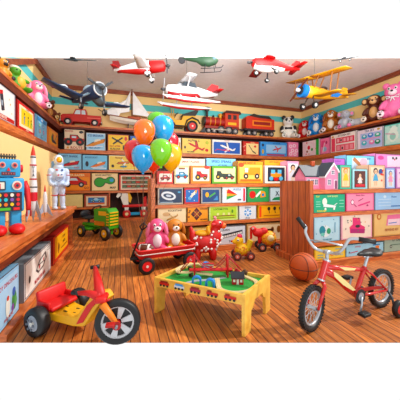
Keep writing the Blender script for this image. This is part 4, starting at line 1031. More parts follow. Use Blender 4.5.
# facing: local -x is the nose.  Corsair
NV = '#20385e'
t = plane_root('model_fighter_plane', 'dark blue model fighter plane with white stars hanging over the red pickup', 87, 96, 4.7, (R(4), R(2), R(122)), .98)
b = MB(); fuselage(b, [(-.50,0,.10),(-.48,0,.125),(-.30,0,.13),(-.1,.01,.12),(.15,.01,.095),(.45,.02,.05),(.62,.03,.02)], NV); b.build('fuselage', t)
b = MB(); b.cyl((-.52,0,0), (-.48,0,0), .10, '#55606c', seg=20); b.ring((-.50,0,0), (1,0,0), .115, .015, '#dfe5ea', 20, 8); b.build('engine_cowl', t)
b = MB(); b.ball((-.02,0,.12), (.14,.07,.075), '#b8d0dc'); b.build('canopy', t)
for s in (-1, 1):
    b = MB(); wing(b, (-.36,s*.06,-.04), (.0,s*.06,-.04), (-.34,s*.22,-.15), (-.02,s*.22,-.15), .05, '#8ca4b4', 2)
    wing(b, (-.34,s*.22,-.15), (-.02,s*.22,-.15), (-.24,s*.80,-.02), (-.06,s*.80,-.02), .045, NV); b.build('wing', t)
    b = MB(); b.cyl((-.2,s*.5,-.055), (-.2,s*.5,-.035), .07, '#e8eef2', seg=5); b.build('star', t)
    b = MB(); wing(b, (.46,s*.02,.05), (.62,s*.02,.05), (.52,s*.28,.06), (.62,s*.28,.06), .02, NV, 2); b.build('tailplane', t)
    b = MB(); b.cyl((-.24,s*.22,-.14), (-.28,s*.22,-.30), .014, '#8c949c'); wheel(b, (-.28,s*.22,-.32), (0,1,0), .06, .045); b.build('landing_gear', t)
b = MB(); b.prism([(.42,.05),(.52,.24),(.62,.25),(.66,.03)], -.012, .012, NV); b.build('tail_fin', t)
b = MB(); b.cbox((.2,0,.0),(.18,.2,.05),'#e8eef2'); b.build('marking', t)
prop(t, -.56, 0, .27, 3, '#22262c', .3)
string(t, 0, 0, 0, .15, cap=3.2)
# red and white low wing plane
t = plane_root('model_racing_plane', 'red and white model propeller plane hanging above the sailboat', 140, 68, 4.35, (R(0), R(3), R(159)), .88)
b = MB(); fuselage(b, [(-.5,0,.06),(-.47,0,.105),(-.25,0,.12),(-.2,0,.12)], '#b82c30'); fuselage(b, [(-.2,0,.12),(.05,.01,.11),(.35,.0,.06),(.52,.0,.025)], '#eef0f2'); b.build('fuselage', t)
b = MB(); fuselage(b, [(-.2,-.035,.10),(.05,-.03,.095),(.35,-.015,.055),(.5,0,.025)], '#b82c30'); b.build('red_underside', t)
b = MB(); b.ball((.0,0,.095), (.13,.055,.055), '#9cb0bc'); b.build('canopy', t)
for s in (-1, 1):
    b = MB(); wing(b, (-.24,s*.05,-.05), (.02,s*.05,-.05), (-.18,s*.52,-.0), (-.03,s*.52,.0), .03, '#eef0f2'); b.build('wing', t)
    b = MB(); wing(b, (.38,s*.02,.02), (.52,s*.02,.02), (.44,s*.2,.02), (.52,s*.2,.02), .015, '#b82c30', 2); b.build('tailplane', t)
    b = MB(); b.cyl((-.16,s*.08,-.08), (-.18,s*.16,-.17), .014, '#eef0f2'); b.rbox((-.18,s*.16,-.18),(.11,.05,.06),'#eef0f2',.02); wheel(b, (-.18,s*.16,-.21), (0,1,0), .042, .035); b.build('landing_gear', t)
b = MB(); b.prism([(.36,.02),(.42,.17),(.54,.18),(.54,.0)], -.012, .012, '#8c1c24'); b.build('tail_fin', t)
prop(t, -.54, 0, .19, 3, '#4a4a50', .9)
# red and white seaplane on floats, nose to the left
t = plane_root('model_seaplane', 'red and white model seaplane on long floats hanging above the yellow car', 192, 93, 4.9, (R(-2), R(0), R(4)), 1.05)
b = MB(); fuselage(b, [(-.50,0,.05),(-.46,0,.09),(-.3,0,.115),(-.1,.02,.13),(.1,.02,.10),(.35,.02,.055),(.52,.03,.025)], '#eceef0'); b.build('fuselage', t)
b = MB(); fuselage(b, [(-.47,-.03,.075),(-.3,-.035,.10),(-.1,-.03,.11),(.08,-.02,.09),(.2,0,.05)], '#a82c30'); b.build('red_underside', t)
b = MB(); b.prism([(-.24,.07),(-.17,.15),(.02,.15),(.06,.07)], -.105, .105, '#38424c'); b.build('cabin_window', t)
for s in (-1, 1):
    b = MB(); wing(b, (-.26,s*.0,.16), (-.02,s*.0,.16), (-.22,s*.40,.17), (-.04,s*.40,.17), .03, '#e8eaee'); b.build('wing', t)
    b = MB(); b.cyl((-.14,s*.1,-.02), (-.14,s*.30,.16), .012, '#e8eaee'); b.build('wing_strut', t)
    b = MB(); fuselage(b, [(-.60,-.17,.01),(-.52,-.19,.03),(-.2,-.205,.045),(.2,-.20,.038),(.48,-.18,.01)], '#eceef0', 14); 
    b.M = Matrix.Identity(4)
    o = b.build('float', t); o.location = (0, s*.2, 0)
    b = MB(); fuselage(b, [(-.585,-.182,.01),(-.5,-.202,.026),(-.2,-.217,.041),(.2,-.212,.034),(.42,-.19,.01)], '#b03438', 14); q = b.build('float_keel', o)
    b = MB()
    for x in (-.25, .05): b.cyl((x, s*.06, -.08), (x, s*.2, -.18), .011, '#d8dadc')
    b.build('float_strut', t)
    b = MB(); wing(b, (.38,s*.02,.05), (.53,s*.02,.05), (.44,s*.24,.05), (.54,s*.24,.05), .015, '#b83034', 2); b.build('tailplane', t)
b = MB(); b.prism([(.26,.06),(.40,.22),(.54,.2),(.52,.04)], -.012, .012, '#b83034'); b.build('tail_fin', t)
prop(t, -.53, 0, .19, 2, '#9c9ca0', 1.9)
string(t, 0, -.1, 0, .17)
# yellow biplane
t = plane_root('model_biplane', 'yellow model biplane with a blue engine hanging above the right corner', 322, 94, 4.9, (R(9), R(0), R(4)), 1.05)
YL = '#e5ab2c'
b = MB(); fuselage(b, [(-.42,0,.10),(-.2,0,.11),(0,0,.10),(.3,0,.06),(.6,.01,.02)], YL); b.build('fuselage', t)
b = MB(); b.cyl((-.5,0,0), (-.40,0,0), .115, '#2f78c0', seg=20); b.cyl((-.515,0,0), (-.5,0,0), .07, '#20242c', seg=16); b.build('engine', t)
for s in (-1,1): b = MB(); b.prism([(.12,-.04),(.3,-.035),(.4,.03),(.2,.05)], s*.085-.004, s*.085+.004, '#2f78c0'); b.build('blue_marking', t)
b = MB(); b.ball((.02,0,.10), (.08,.06,.035), '#3c2418'); b.build('cockpit', t)
for s in (-1, 1):
    b = MB(); wing(b, (-.36,0,.26), (-.1,0,.26), (-.32,s*.66,.28), (-.1,s*.66,.28), .028, YL); b.build('upper_wing', t)
    b = MB(); wing(b, (-.30,s*.05,-.07), (-.06,s*.05,-.07), (-.27,s*.54,-.04), (-.06,s*.54,-.04), .025, YL); b.build('lower_wing', t)
    for x, y in ((-.27,.42),(-.12,.42)): b = MB(); b.cyl((x,s*y,-.04), (x,s*y,.28), .011, '#8c5a1c'); b.build('wing_strut', t)
    for x in (-.27,-.14): b = MB(); b.cyl((x,s*.07,.07), (x,s*.14,.26), .011, '#8c5a1c'); b.build('wing_strut', t)
    b = MB(); wing(b, (.42,s*.02,.03), (.60,s*.02,.03), (.46,s*.26,.03), (.58,s*.26,.03), .015, YL, 2); b.build('tailplane', t)
    b = MB(); b.cyl((-.26,s*.06,-.08), (-.28,s*.13,-.23), .012, '#3a2a20'); wheel(b, (-.28,s*.15,-.24), (0,1,0), .06, .04); b.build('landing_gear', t)
b = MB(); b.prism([(.42,.03),(.5,.18),(.6,.18),(.66,.0)], -.012, .012, YL); b.build('tail_fin', t)
prop(t, -.55, 0, .26, 2, '#5c2c1c', .85+PI/2, '#c8ccd0')
string(t, 0, -.22, 0, .26)
# dark green helicopter, only its lower half hangs in view
t = plane_root('model_helicopter', 'dark green model helicopter with black skids hanging at the top centre', 205, 61.5, 4.3, (0, R(3), R(166)), .70, 'model helicopter')
heli = t
b = MB(); fuselage(b, [(-.32,.02,.03),(-.26,.01,.09),(-.1,0,.13),(.08,.01,.12),(.2,.04,.06),(.55,.08,.022)], '#34523c'); o1 = b.build('fuselage', t)
b = MB(); b.ball((-.2,0,.03), (.1,.1,.08), '#55707c'); o2 = b.build('cockpit_glass', t)
for s in (-1, 1):
    b = MB(); b.tube([(-.42,s*.12,-.15),(-.38,s*.12,-.20),(-.2,s*.12,-.215),(.12,s*.12,-.215)], .011, '#2a2a2e', 8); b.cyl((-.22,s*.07,-.09),(-.24,s*.12,-.21),.009,'#2a2a2e'); b.cyl((.0,s*.07,-.09),(.02,s*.12,-.21),.009,'#2a2a2e'); b.build('skid', t)
b = MB(); b.prism([(.46,.06),(.55,-.02),(.60,.0),(.60,.10),(.5,.10)], -.01,.01,'#34523c'); o3 = b.build('tail_fin', t)
b = MB(); b.cyl((.56,-.02,.05),(.56,.02,.05),.09,'#2a2a2e',seg=8); b.build('tail_rotor', t)
cutz = zat(58.0, 4.3)
# red high wing plane, nose to the left
t2 = plane_root('model_light_plane', 'red model light aeroplane with a high wing hanging at the top right of centre', 273, 66.5, 4.3, (R(-3), R(4), R(-6)), 1.0)
b = MB(); fuselage(b, [(-.38,0,.05),(-.34,0,.085),(-.2,.0,.11),(0,.02,.10),(.25,.02,.055),(.5,.03,.02)], '#c23034'); p1 = b.build('fuselage', t2)
b = MB(); fuselage(b, [(-.35,-.025,.07),(-.2,-.03,.095),(0,-.025,.085),(.2,-.01,.05)], '#ece6e4'); b.build('white_underside', t2)
ws = []
for s in (-1, 1):
    b = MB(); wing(b, (-.22,0,.10), (.02,0,.10), (-.19,s*(.62 if s > 0 else .16),.08), (-.03,s*(.62 if s > 0 else .16),.08), .02, '#a8242c'); ws.append(b.build('wing', t2))
    b = MB(); wing(b, (.36,s*.02,.04), (.5,s*.02,.04), (.42,s*.24,.04), (.5,s*.24,.04), .012, '#c23034', 2); b.build('tailplane', t2)
    b = MB(); b.cyl((-.06,s*.07,-.06), (-.02,s*.16,-.16), .012, '#2c2c30'); wheel(b, (-.02,s*.17,-.17), (0,1,0), .04, .03); b.build('landing_gear', t2)
b = MB(); b.cyl((-.3,0,-.06), (-.3,0,-.15), .012, '#2c2c30'); wheel(b, (-.3,0,-.165), (0,1,0), .038, .03); b.build('nose_wheel', t2)
b = MB(); b.prism([(.3,.04),(.42,.17),(.5,.17),(.5,.02)], -.01, .01, '#c23034'); b.build('tail_fin', t2)
prop(t2, -.41, 0, .13, 2, '#2c2c30', .4)
# two dark plane bellies at the very top
t3 = plane_root('model_jet', 'dark grey model plane belly just showing at the top edge, above the blue fighter', 72, 59.5, 4.0, (0, 0, R(-12)), .62)
b = MB(); fuselage(b, [(-.2,0,.012),(0,-.005,.03),(.3,0,.012)], '#2c3c44'); b.build('fuselage', t3)
b = MB(); wing(b, (-.05,-.02,0), (.12,-.02,0), (0,-.12,.01), (.1,-.12,.01), .012, '#2c3c44'); wing(b, (-.05,.02,0), (.12,.02,0), (0,.12,.01), (.1,.12,.01), .012, '#2c3c44'); b.build('wing', t3)
b = MB(); fuselage(b, [(.28,0,.012),(.6,.0,.008)], '#2c3c44'); b.build('tail_boom', t3)
t4 = plane_root('model_jet', 'dark model plane with two small black wheels just showing at the top right', 344, 58.8, 4.0, (0, 0, R(-40)), .5)
b = MB(); fuselage(b, [(-.35,0,.012),(-.1,-.0,.024),(.2,0,.018),(.45,.0,.008)], '#3a3e44'); b.build('fuselage', t4)
for x in (-.1, .16):
    b = MB(); b.cyl((x,0,-.01),(x,0,-.05),.008,'#1c1c1e'); wheel(b, (x,0,-.06),(0,1,0),.03,.02); b.build('wheel', t4)
b = MB(); wing(b, (-.1,-.02,.0), (.05,-.02,.0), (-.05,-.1,.01), (.04,-.1,.01), .01, '#3a3e44'); b.build('wing', t4)

def cut_above(root, z):
    bpy.context.view_layer.update()
    for o in list(root.children_recursive):
        if o.type != 'MESH': continue
        inv = o.matrix_world.inverted()
        zs = [(o.matrix_world @ v.co).z for v in o.data.vertices]
        if max(zs) <= z: continue
        if min(zs) >= z - .004:
            if not o.children: bpy.data.objects.remove(o)
            continue
        co = inv @ Vector((o.matrix_world.translation.x, o.matrix_world.translation.y, z))
        no = (o.matrix_world.to_3x3().transposed() @ Vector((0, 0, 1))).normalized()
        b = bmesh.new(); b.from_mesh(o.data)
        res = bmesh.ops.bisect_plane(b, geom=list(b.verts)+list(b.edges)+list(b.faces), plane_co=co, plane_no=no, clear_outer=True)
        try: bmesh.ops.holes_fill(b, edges=[e for e in b.edges if e.is_boundary])
        except Exception: pass
        b.to_mesh(o.data); b.free()
for r_, d_ in ((heli, 4.3), (t2, 4.3), (t3, 4.0), (t4, 4.0)): cut_above(r_, zat(58.0, d_))
# ================================================================== ON THE COUNTER
# robot, facing local -y; unit = metres
RB, RD, RRED = '#4a9ccc', '#2c7cb4', '#d8383c'
p = at(17, 233, .60)
t = thing('toy_robot', 'blue tin toy robot with dials and red feet on the counter', 'toy robot', (p.x-.065, p.y+.0, CTZ+.001), R(30), None, 1.06)
t.scale = (.92, 1, 1.07)
def RBX(name, c, d, m, r=.01, rot=None, parent=None):
    b = MB(); b.rbox(c, d, m, r, rot); return b.build(name, parent or t)
RBX('torso', (0, 0, .27), (.215, .12, .235), RB, .014)
h = RBX('head', (0, 0, .455), (.165, .11, .125), RB, .012)
b = MB(); b.cyl((0,0,.38), (0,0,.40), .045, RD); b.build('neck', t)
b = MB()
b.rbox((0,0,.538), (.12,.05,.012), '#4c4438', .004)
for i in range(7): b.cyl((-.054+i*.018, 0, .518), (-.054+i*.018, 0, .556), .006, '#6c6048', seg=8)
b.build('antenna_comb', h)
for s in (-1, 1):
    b = MB(); b.cyl((s*.04,-.053,.475), (s*.04,-.062,.475), .022, '#c9b8b4', seg=18); b.cyl((s*.04,-.062,.475), (s*.04,-.067,.475), .015, '#d05050', seg=14); b.cyl((s*.04,-.067,.475), (s*.04,-.07,.475), .008, '#20304c', seg=10); b.build('eye', h)
    b = MB(); b.cyl((s*.08,0,.455), (s*.105,0,.455), .028, RRED, seg=16); b.build('ear', h)
    b = MB(); b.rbox((s*.055,0,.09), (.075,.09,.15), RB, .01); lg = b.build('leg', t)
    b = MB(); b.ball((s*.06,-.035,.03), (.055,.095,.04), RRED); 
    bm2 = b.bm
    for v in bm2.verts: v.co.z = max(v.co.z, 0.0)
    b.build('foot', lg)
    b = MB(); b.tube([(s*.115,0,.36),(s*.135,-.01,.30),(s*.14,-.03,.22),(s*.135,-.055,.16)], [.026,.024,.020,.018], RRED, 10); am = b.build('arm', t)
    b = MB()
    for q in (-.014, .014): b.rbox((s*.135+q,-.065,.135), (.01,.02,.045), '#a82c30', .004)
    b.build('claw', am)
b = MB(); b.prism([(-.012,.435),(.012,.435),(0,.46)], -.064,-.054, RRED); b.build('nose', h)
b = MB(); b.cbox((0,-.057,.417), (.09,.008,.022), '#5c2c38')
for i in range(5): b.cbox((-.034+i*.017,-.062,.417), (.007,.004,.011), '#b06468')
b.build('mouth', h)
b = MB(); b.cbox((-.055,-.063,.335), (.07,.008,.06), '#1e2a3c'); b.cbox((-.055,-.068,.335), (.054,.004,.044), '#e8e4d8'); b.cbox((-.055,-.071,.33), (.005,.003,.036), '#c03030', None); b.build('gauge', t)
b = MB(); b.cyl((.055,-.058,.335), (.055,-.068,.335), .033, '#e8dcd0', seg=20); b.cyl((.055,-.068,.335), (.055,-.072,.335), .022, '#c84c50', seg=18); b.cyl((.055,-.072,.335),(.055,-.075,.335),.009,'#20304c',seg=10); b.build('dial', t)
b = MB(); b.cbox((0,-.063,.225), (.175,.008,.13), '#2c2030'); pn = b.build('control_panel', t)
cols = ['#e8c83c','#d84044','#f0ece0','#d84044','#4cc0d0','#4cc0d0','#7c58a8','#d84044','#e8c83c','#e07c30']
k = 0
for r_, zz in enumerate((.27, .238, .206)):
    for x in (-.06, -.02, .02, .06):
        b = MB(); b.cyl((x,-.067,zz), (x,-.075,zz), .012, cols[k % 10], seg=12); b.build('button', pn); k += 1
b = MB(); b.cbox((-.03,-.07,.175), (.08,.006,.018), '#5cb848'); b.cbox((.05,-.07,.175), (.04,.006,.018), '#d83c40'); b.build('indicator', pn)
# big rocket
p = at(35.5, 221, .60)
t = thing('toy_rocket', 'tall white toy rocket with red nose cone and fins beside the robot', 'toy rocket', (p.x-.02, p.y, CTZ+.001), R(20))
t.scale = (.70, .70, .97)
b = MB(); b.lathe([(.030,.10),(.045,.13),(.05,.17),(.05,.34),(.044,.40),(.040,.42),(.040,.56),(.034,.58),(.032,.64)], (0,0,0), (0,0,1), '#e6e6ea', 20); b.build('body', t)
b = MB(); b.lathe([(.034,.64),(.031,.655)], (0,0,0), (0,0,1), '#d9d9de', 20); b.lathe([(.031,.655),(.024,.69),(.011,.735),(0,.765)], (0,0,0), (0,0,1), '#cc4430', 20); b.build('nose_cone', t)
for z, c, r_ in ((.42,'#b83038',.0435),(.56,'#b83038',.0415),(.34,'#50545c',.0512),(.64,'#50545c',.0345)):
    b = MB(); b.lathe([(r_,z-.007),(r_,z+.007)], (0,0,0), (0,0,1), c, 20); b.build('band', t)
b = MB(); b.lathe([(.051,.20),(.051,.29)], (0,0,0), (0,0,1), '#c83440', 20); b.build('red_band', t)
for zz, tx in ((.54, 'U'), (.50, 'S'), (.46, 'A')):
    vs, fs, w = text_mesh(tx); b = MB(); b.add([((x-w/2)*.028, -.044, zz-.014+y*.03) for x, y in vs], fs, '#20242c'); b.build('letter', t)
b = MB(); b.cyl((0,0,.035), (0,0,.11), .014, '#b8bcc4', .03); b.cyl((0,0,0), (0,0,.035), .004, '#b8bcc4', .012); b.build('nozzle', t)
for i in range(4):
    a_ = PI/4 + i*PI/2; b = MB()
    b.prism([(.035,.22),(.06,.20),(.12,.06),(.115,.0),(.085,.06),(.035,.12)], -.005, .005, '#a3a9b6', M=Matrix.Rotation(a_, 4, 'Z')); b.build('fin', t)
# small rocket
p = at(47, 216, .60)
t = thing('toy_rocket', 'small slim white toy rocket between the tall rocket and the astronaut', 'toy rocket', (p.x-.02, p.y, CTZ+.001), R(10))
b = MB(); b.lathe([(.018,.04),(.024,.08),(.022,.22),(.012,.27)], (0,0,0), (0,0,1), '#e2e4ea', 16); b.build('body', t)
b = MB(); b.lathe([(.012,.27),(.006,.32),(0,.35)], (0,0,0), (0,0,1), '#c83c40', 14); b.build('nose_cone', t)
for i in range(3):
    b = MB(); b.prism([(.015,.14),(.03,.13),(.085,.0),(.05,.02),(.015,.05)], -.004,.004,'#aab2c4', M=Matrix.Rotation(i*2*PI/3-.4, 4, 'Z')); b.build('fin', t)
# astronaut figure, .78 m model standing, face to local -y
p = at(61.5, 209, .60)
t = thing('toy_astronaut', 'white spacesuit toy astronaut with gold visor standing at the far end of the counter', 'toy figure', (p.x-.03, p.y-.03, CTZ+.001), R(22), None, .80)
t.scale = (.62, .70, .775)
SU = '#c9d8ee'
b = MB()
P = [((0,0,.60),(.135,.10,.15)), ((0,0,.47),(.115,.09,.10)), ((0,0,.74),(.10,.08,.06))]
for s in (-1, 1):
    P += [((s*.065,.0,.34),(.068,.075,.13)), ((s*.075,-.01,.17),(.056,.06,.13)), ((s*.08,-.02,.07),(.05,.055,.07)),
          ((s*.15,0,.66),(.065,.065,.07)), ((s*.175,-.01,.56),(.05,.055,.11)), ((s*.165,-.06,.455),(.042,.06,.05)), ((s*.12,-.095,.435),(.05,.04,.04))]
blob('suit', P, SU, t, .016)
b = MB(); b.ball((0,0,.855), (.095,.10,.105), '#cfe0f2', None, 22, 14); hm = b.build('helmet', t)
b = MB(); b.ball((0,-.045,.862), (.066,.07,.066), mat('#eeb95a', .15, .3), None, 18, 12); b.build('visor', hm)
b = MB(); b.ring((0,-.062,.862), (0,-1,.0), .068, .012, '#f2f5fa', 22, 8); b.build('visor_rim', hm)
b = MB(); b.rbox((0,.12,.68), (.24,.12,.34), '#7da4d0', .03); b.build('backpack', t)
b = MB(); b.rbox((0,-.105,.60), (.14,.04,.08), '#d4dcea', .012); b.cyl((-.03,-.125,.60),(-.03,-.135,.60),.014,'#c84450',seg=12); b.cyl((.035,-.125,.61),(.035,-.135,.61),.012,'#3c6cb0',seg=12); b.build('chest_box', t)
b = MB(); b.tube([(-.06,-.115,.58),(-.09,-.13,.52),(-.02,-.13,.49),(.06,-.12,.53),(.07,-.115,.58)], .009, '#7c90b4', 8); b.build('hose', t)
b = MB(); b.ball((.055,-.09,.69), (.025,.012,.018), '#3c64a8'); b.ball((-.05,-.09,.69), (.03,.01,.012), '#c83c48'); b.build('badge', t)
for s in (-1, 1):
    b = MB(); b.ball((s*.08,-.05,.03), (.055,.095,.035), '#c3cfe0')
    for v in b.bm.verts: v.co.z = max(v.co.z, 0)
    b.build('boot', t)
    b = MB(); b.ring((s*.077,-.012,.25), (0,0,1), .058, .009, '#c04858', 18, 6); b.build('knee_ring', t)
    b = MB(); b.ring((s*.18,-.01,.60), (0,0,1), .048, .008, '#c04858', 18, 6); b.build('arm_ring', t)
    b = MB(); b.ball((s*.085,-.115,.43), (.035,.028,.026), '#a8b8d0'); 
    for q in range(4): b.ball((s*(.055-.006*q),-.125+.004*q,.45-.014*q), (.022,.011,.008), '#a8b8d0', None, 8, 6)
    b.build('glove', t)
# ================================================================== ON THE FLOOR
# wheeled horse in the cubby
x0, d = on_y(131, BY+.10)
t = thing('wheeled_horse', 'red wheeled toy horse with white head and yellow mane inside the dark cubby', 'toy horse', (x0+.10, BY+.08, .061), 0, None, .80)
b = MB(); b.rbox((.02,0,.36), (.82,.12,.085), '#c8322c', .02); b.build('body', t)
b = MB(); b.prism([(-.36,.40),(-.44,.62),(-.40,.72),(-.52,.62),(-.57,.66),(-.50,.80),(-.34,.84),(-.22,.74),(-.20,.40)], -.06,.06,'#f0ece2'); hd = b.build('head', t)
b = MB(); b.prism([(-.33,.86),(-.18,.80),(-.10,.62),(-.14,.46),(-.2,.5),(-.22,.72),(-.34,.82)], -.04,.04,'#e8b848'); b.build('mane', hd)
b = MB(); b.ball((-.42,-.06,.74), (.02,.01,.025), '#20242c'); b.build('eye', hd)
b = MB(); b.prism([(.24,.40),(.26,.62),(.34,.66),(.36,.40)], -.05,.05,'#c8322c'); b.build('backrest', t)
b = MB(); b.prism([(.40,.38),(.46,.42),(.44,.30),(.40,.33)], -.02,.02,'#e8b848'); b.build('tail', t)
for x in (-.26, .26):
    b = MB(); b.prism([(x-.07,.34),(x+.07,.34),(x+.04,.14),(x-.04,.14)], -.05,.05,'#eeeae2'); b.build('leg', t)
    for s in (-1, 1): wheel_obj((x, s*.12, .12), (0,1,0), .12, .06, t, '#c62c2c', '#f0d8a0', .42)
b = MB(); b.rbox((0,0,.11), (.30,.16,.08), '#3c9cc8', .01); b.build('blue_block', t)
# green pedal tractor
p = at(105, 240.5, 0); TA = R(-48); p = p - Vector((math.cos(TA)*.30 + math.sin(TA)*.13, math.sin(TA)*.30 - math.cos(TA)*.13, 0))
t = thing('pedal_tractor', 'green and yellow pedal tractor with black seat parked behind the end of the counter', 'pedal tractor', (p.x, p.y, 0), TA, None, 1.0)
GN = '#4a9c34'
b = MB(); b.prism([(-.02,.30),(-.02,.50),(.30,.52),(.36,.46),(.36,.18),(.28,.18),(.24,.30)], -.10,.10, GN); b.build('hood', t)
b = MB(); b.box(.10,.29,-.104,-.10,.40,.47,'#e8b834'); b.build('side_stripe', t); b = MB(); b.box(.10,.29,.10,.104,.40,.47,'#e8b834'); b.build('side_stripe', t)
b = MB()
for i in range(5): b.box(.362,.372,-.085,.085,.24+i*.05,.262+i*.05,'#e8b834')
for i in range(5): b.box(.30,.352,-.108,-.10,.24+i*.045,.262+i*.045,'#e8b834')
b.build('grille', t)
b = MB(); b.rbox((.06,0,.27), (.28,.12,.13), '#e39a2c', .02); b.build('engine', t)
b = MB(); b.rbox((-.18,0,.20), (.5,.10,.06), GN, .02); b.rbox((-.25,0,.14), (.3,.26,.05), GN, .02); b.build('chassis', t)
b = MB(); b.ball((-.30,0,.32), (.12,.11,.035), '#1c2026'); b.ball((-.40,0,.38), (.03,.11,.07), '#1c2026'); b.build('seat', t)
b = MB(); b.cyl((-.30,0,.2),(-.3,0,.30),.02,'#2c3034'); b.build('seat_post', t)
b = MB(); b.ring((-.08,0,.50), (-.6,0,.8), .08, .011, '#1c2026', 20, 6); b.cyl((-.02,0,.42),(-.08,0,.50),.01,'#1c2026'); b.build('steering_wheel', t)
for s in (-1, 1):
    wheel_obj((.30, s*.13, .115), (0,1,0), .115, .055, t, '#1c1c20', '#e8bc30', .55)
    wheel_obj((-.30, s*.15, .10), (0,1,0), .10, .05, t, '#1c1c20', '#e8bc30', .5)
b = MB(); b.cyl((.30,-.13,.115),(.30,.13,.115),.014,'#8c3c24'); b.prism([(.26,.2),(.33,.2),(.315,.08),(.285,.08)], -.02,.02, GN); b.build('front_axle', t)
b = MB(); b.cyl((-.3,-.15,.10),(-.3,.15,.10),.014,'#2c3034'); b.build('rear_axle', t)
# ---- red wagon
p = at(147, 274.5, 0)
t = thing('toy_wagon', 'red metal wagon with black handle and four wheels behind the train table', 'wagon', (p.x, p.y, 0), R(9))
WR = 0.088
b = MB()                                   # tray: floor with flared sides, rim
L0, L1, Y0, Y1, Z0, Z1 = -.085, .58, .015, .36, .155, .245
def ringpts(x0, x1, y0, y1, z, r=.04, n=5):
    pts = []
    for cx, cy, a0 in ((x1-r, y1-r, 0), (x0+r, y1-r, 90), (x0+r, y0+r, 180), (x1-r, y0+r, 270)):
        for i in range(n): a_ = R(a0 + 90*i/(n-1)); pts.append((cx+r*math.cos(a_), cy+r*math.sin(a_), z))
    return pts
A0 = ringpts(L0+.015, L1-.015, Y0+.01, Y1-.01, Z0); A1 = ringpts(L0, L1, Y0, Y1, Z1); A2 = ringpts(L0+.012, L1-.012, Y0+.012, Y1-.012, Z1); A3 = ringpts(L0+.027, L1-.027, Y0+.022, Y1-.022, Z0+.012)
n = len(A0); vs = A0+A1+A2+A3; fs = []
for k in range(3):
    for i in range(n): fs.append((k*n+i, k*n+(i+1) % n, (k+1)*n+(i+1) % n, (k+1)*n+i))
fs.append(list(range(n))[::-1]); fs.append([3*n+i for i in range(n)])
b.add(vs, fs, '#c8242c'); b.build('tray', t)
b = MB(); b.tube(ringpts(L0-.002, L1+.002, Y0-.002, Y1+.002, Z1), .010, '#e04848', 8, True); b.build('rim', t)
b = MB(); b.tube(ringpts(L0+.004, L1-.004, Y0+.003, Y1-.003, Z0+.045), .006, '#ece6de', 6, True); b.build('white_line', t)
b = MB(); b.rbox((.0,.19,.125),(.10,.22,.05),'#1c1c20',.01); b.rbox((.50,.19,.125),(.10,.22,.05),'#1c1c20',.01); b.rbox((-.06,.19,.13),(.16,.06,.03),'#1c1c20',.01); b.cyl((0,.02,WR),(0,.36,WR),.012,'#1c1c20'); b.cyl((.5,.02,WR),(.5,.36,WR),.012,'#1c1c20'); b.build('undercarriage', t)
for x in (0, .5):
    for y in (0, .37): wheel_obj((x, y, WR), (0,1,0), WR, .04, t, hub='#d8323c', hubr=.6)
b = MB(); b.tube([(-.12,.19,.13),(-.125,.16,.17),(-.065,.10,.36),(-.035,.07,.46)], .011, '#1c1c20', 8)
b.tube([(-.035,.07,.46),(-.06,.07,.50),(-.02,.06,.54),(.015,.05,.50),(-.035,.07,.46)], .009, '#1c1c20', 8); b.build('handle', t)
def wloc(x, y, z): return Vector((p.x, p.y, 0)) + Matrix.Rotation(R(9), 3, 'Z') @ Vector((x, y, z))
GW = 'plush toys riding in the red wagon'
plush('plush_rabbit', 'pink plush rabbit with long ears sitting in the red wagon', 'plush toy', wloc(.17, .20, Z0+.014), R(-4), .43, '#e8648c', '#fbe6ec', '#fdf2f4', ears='droop', earc='#ee86a6', pads='#f8e4ea', group=GW)
plush('plush_bear', 'tan plush bear with white front sitting in the red wagon beside the rabbit', 'plush toy', wloc(.385, .20, Z0+.014), R(4), .41, '#c8803c', '#f6eee2', '#f8f0e6', ears='droop', earc='#b06c2c', pads='#f6ece0', group=GW, eyew=False, wide=1.1)
f = wloc(.025, .17, Z1-.012)
t = thing('toy_football', 'brown and white toy football lying at the front of the wagon', 'football', f, R(-28), None)
b = MB(); b.lathe([(0,-.105),(.025,-.09),(.042,-.06),(.05,-.02),(.05,.02),(.042,.06),(.025,.09),(0,.105)], (0,0,0), (1,0,0), '#6c3c28', 20); b.build('ball', t)
b = MB(); b.lathe([(.044,-.062),(.0495,-.04)], (0,0,0), (1,0,0), '#f2ece6', 20); b.lathe([(.0495,.04),(.044,.062)], (0,0,0), (1,0,0), '#f2ece6', 20); b.build('stripe', t)
b = MB(); b.cbox((0,-.02,.049),(.06,.008,.006),'#f2ece6')
for i in range(4): b.cbox((-.022+i*.015,-.02,.051),(.004,.026,.005),'#f2ece6')
b.build('laces', t)
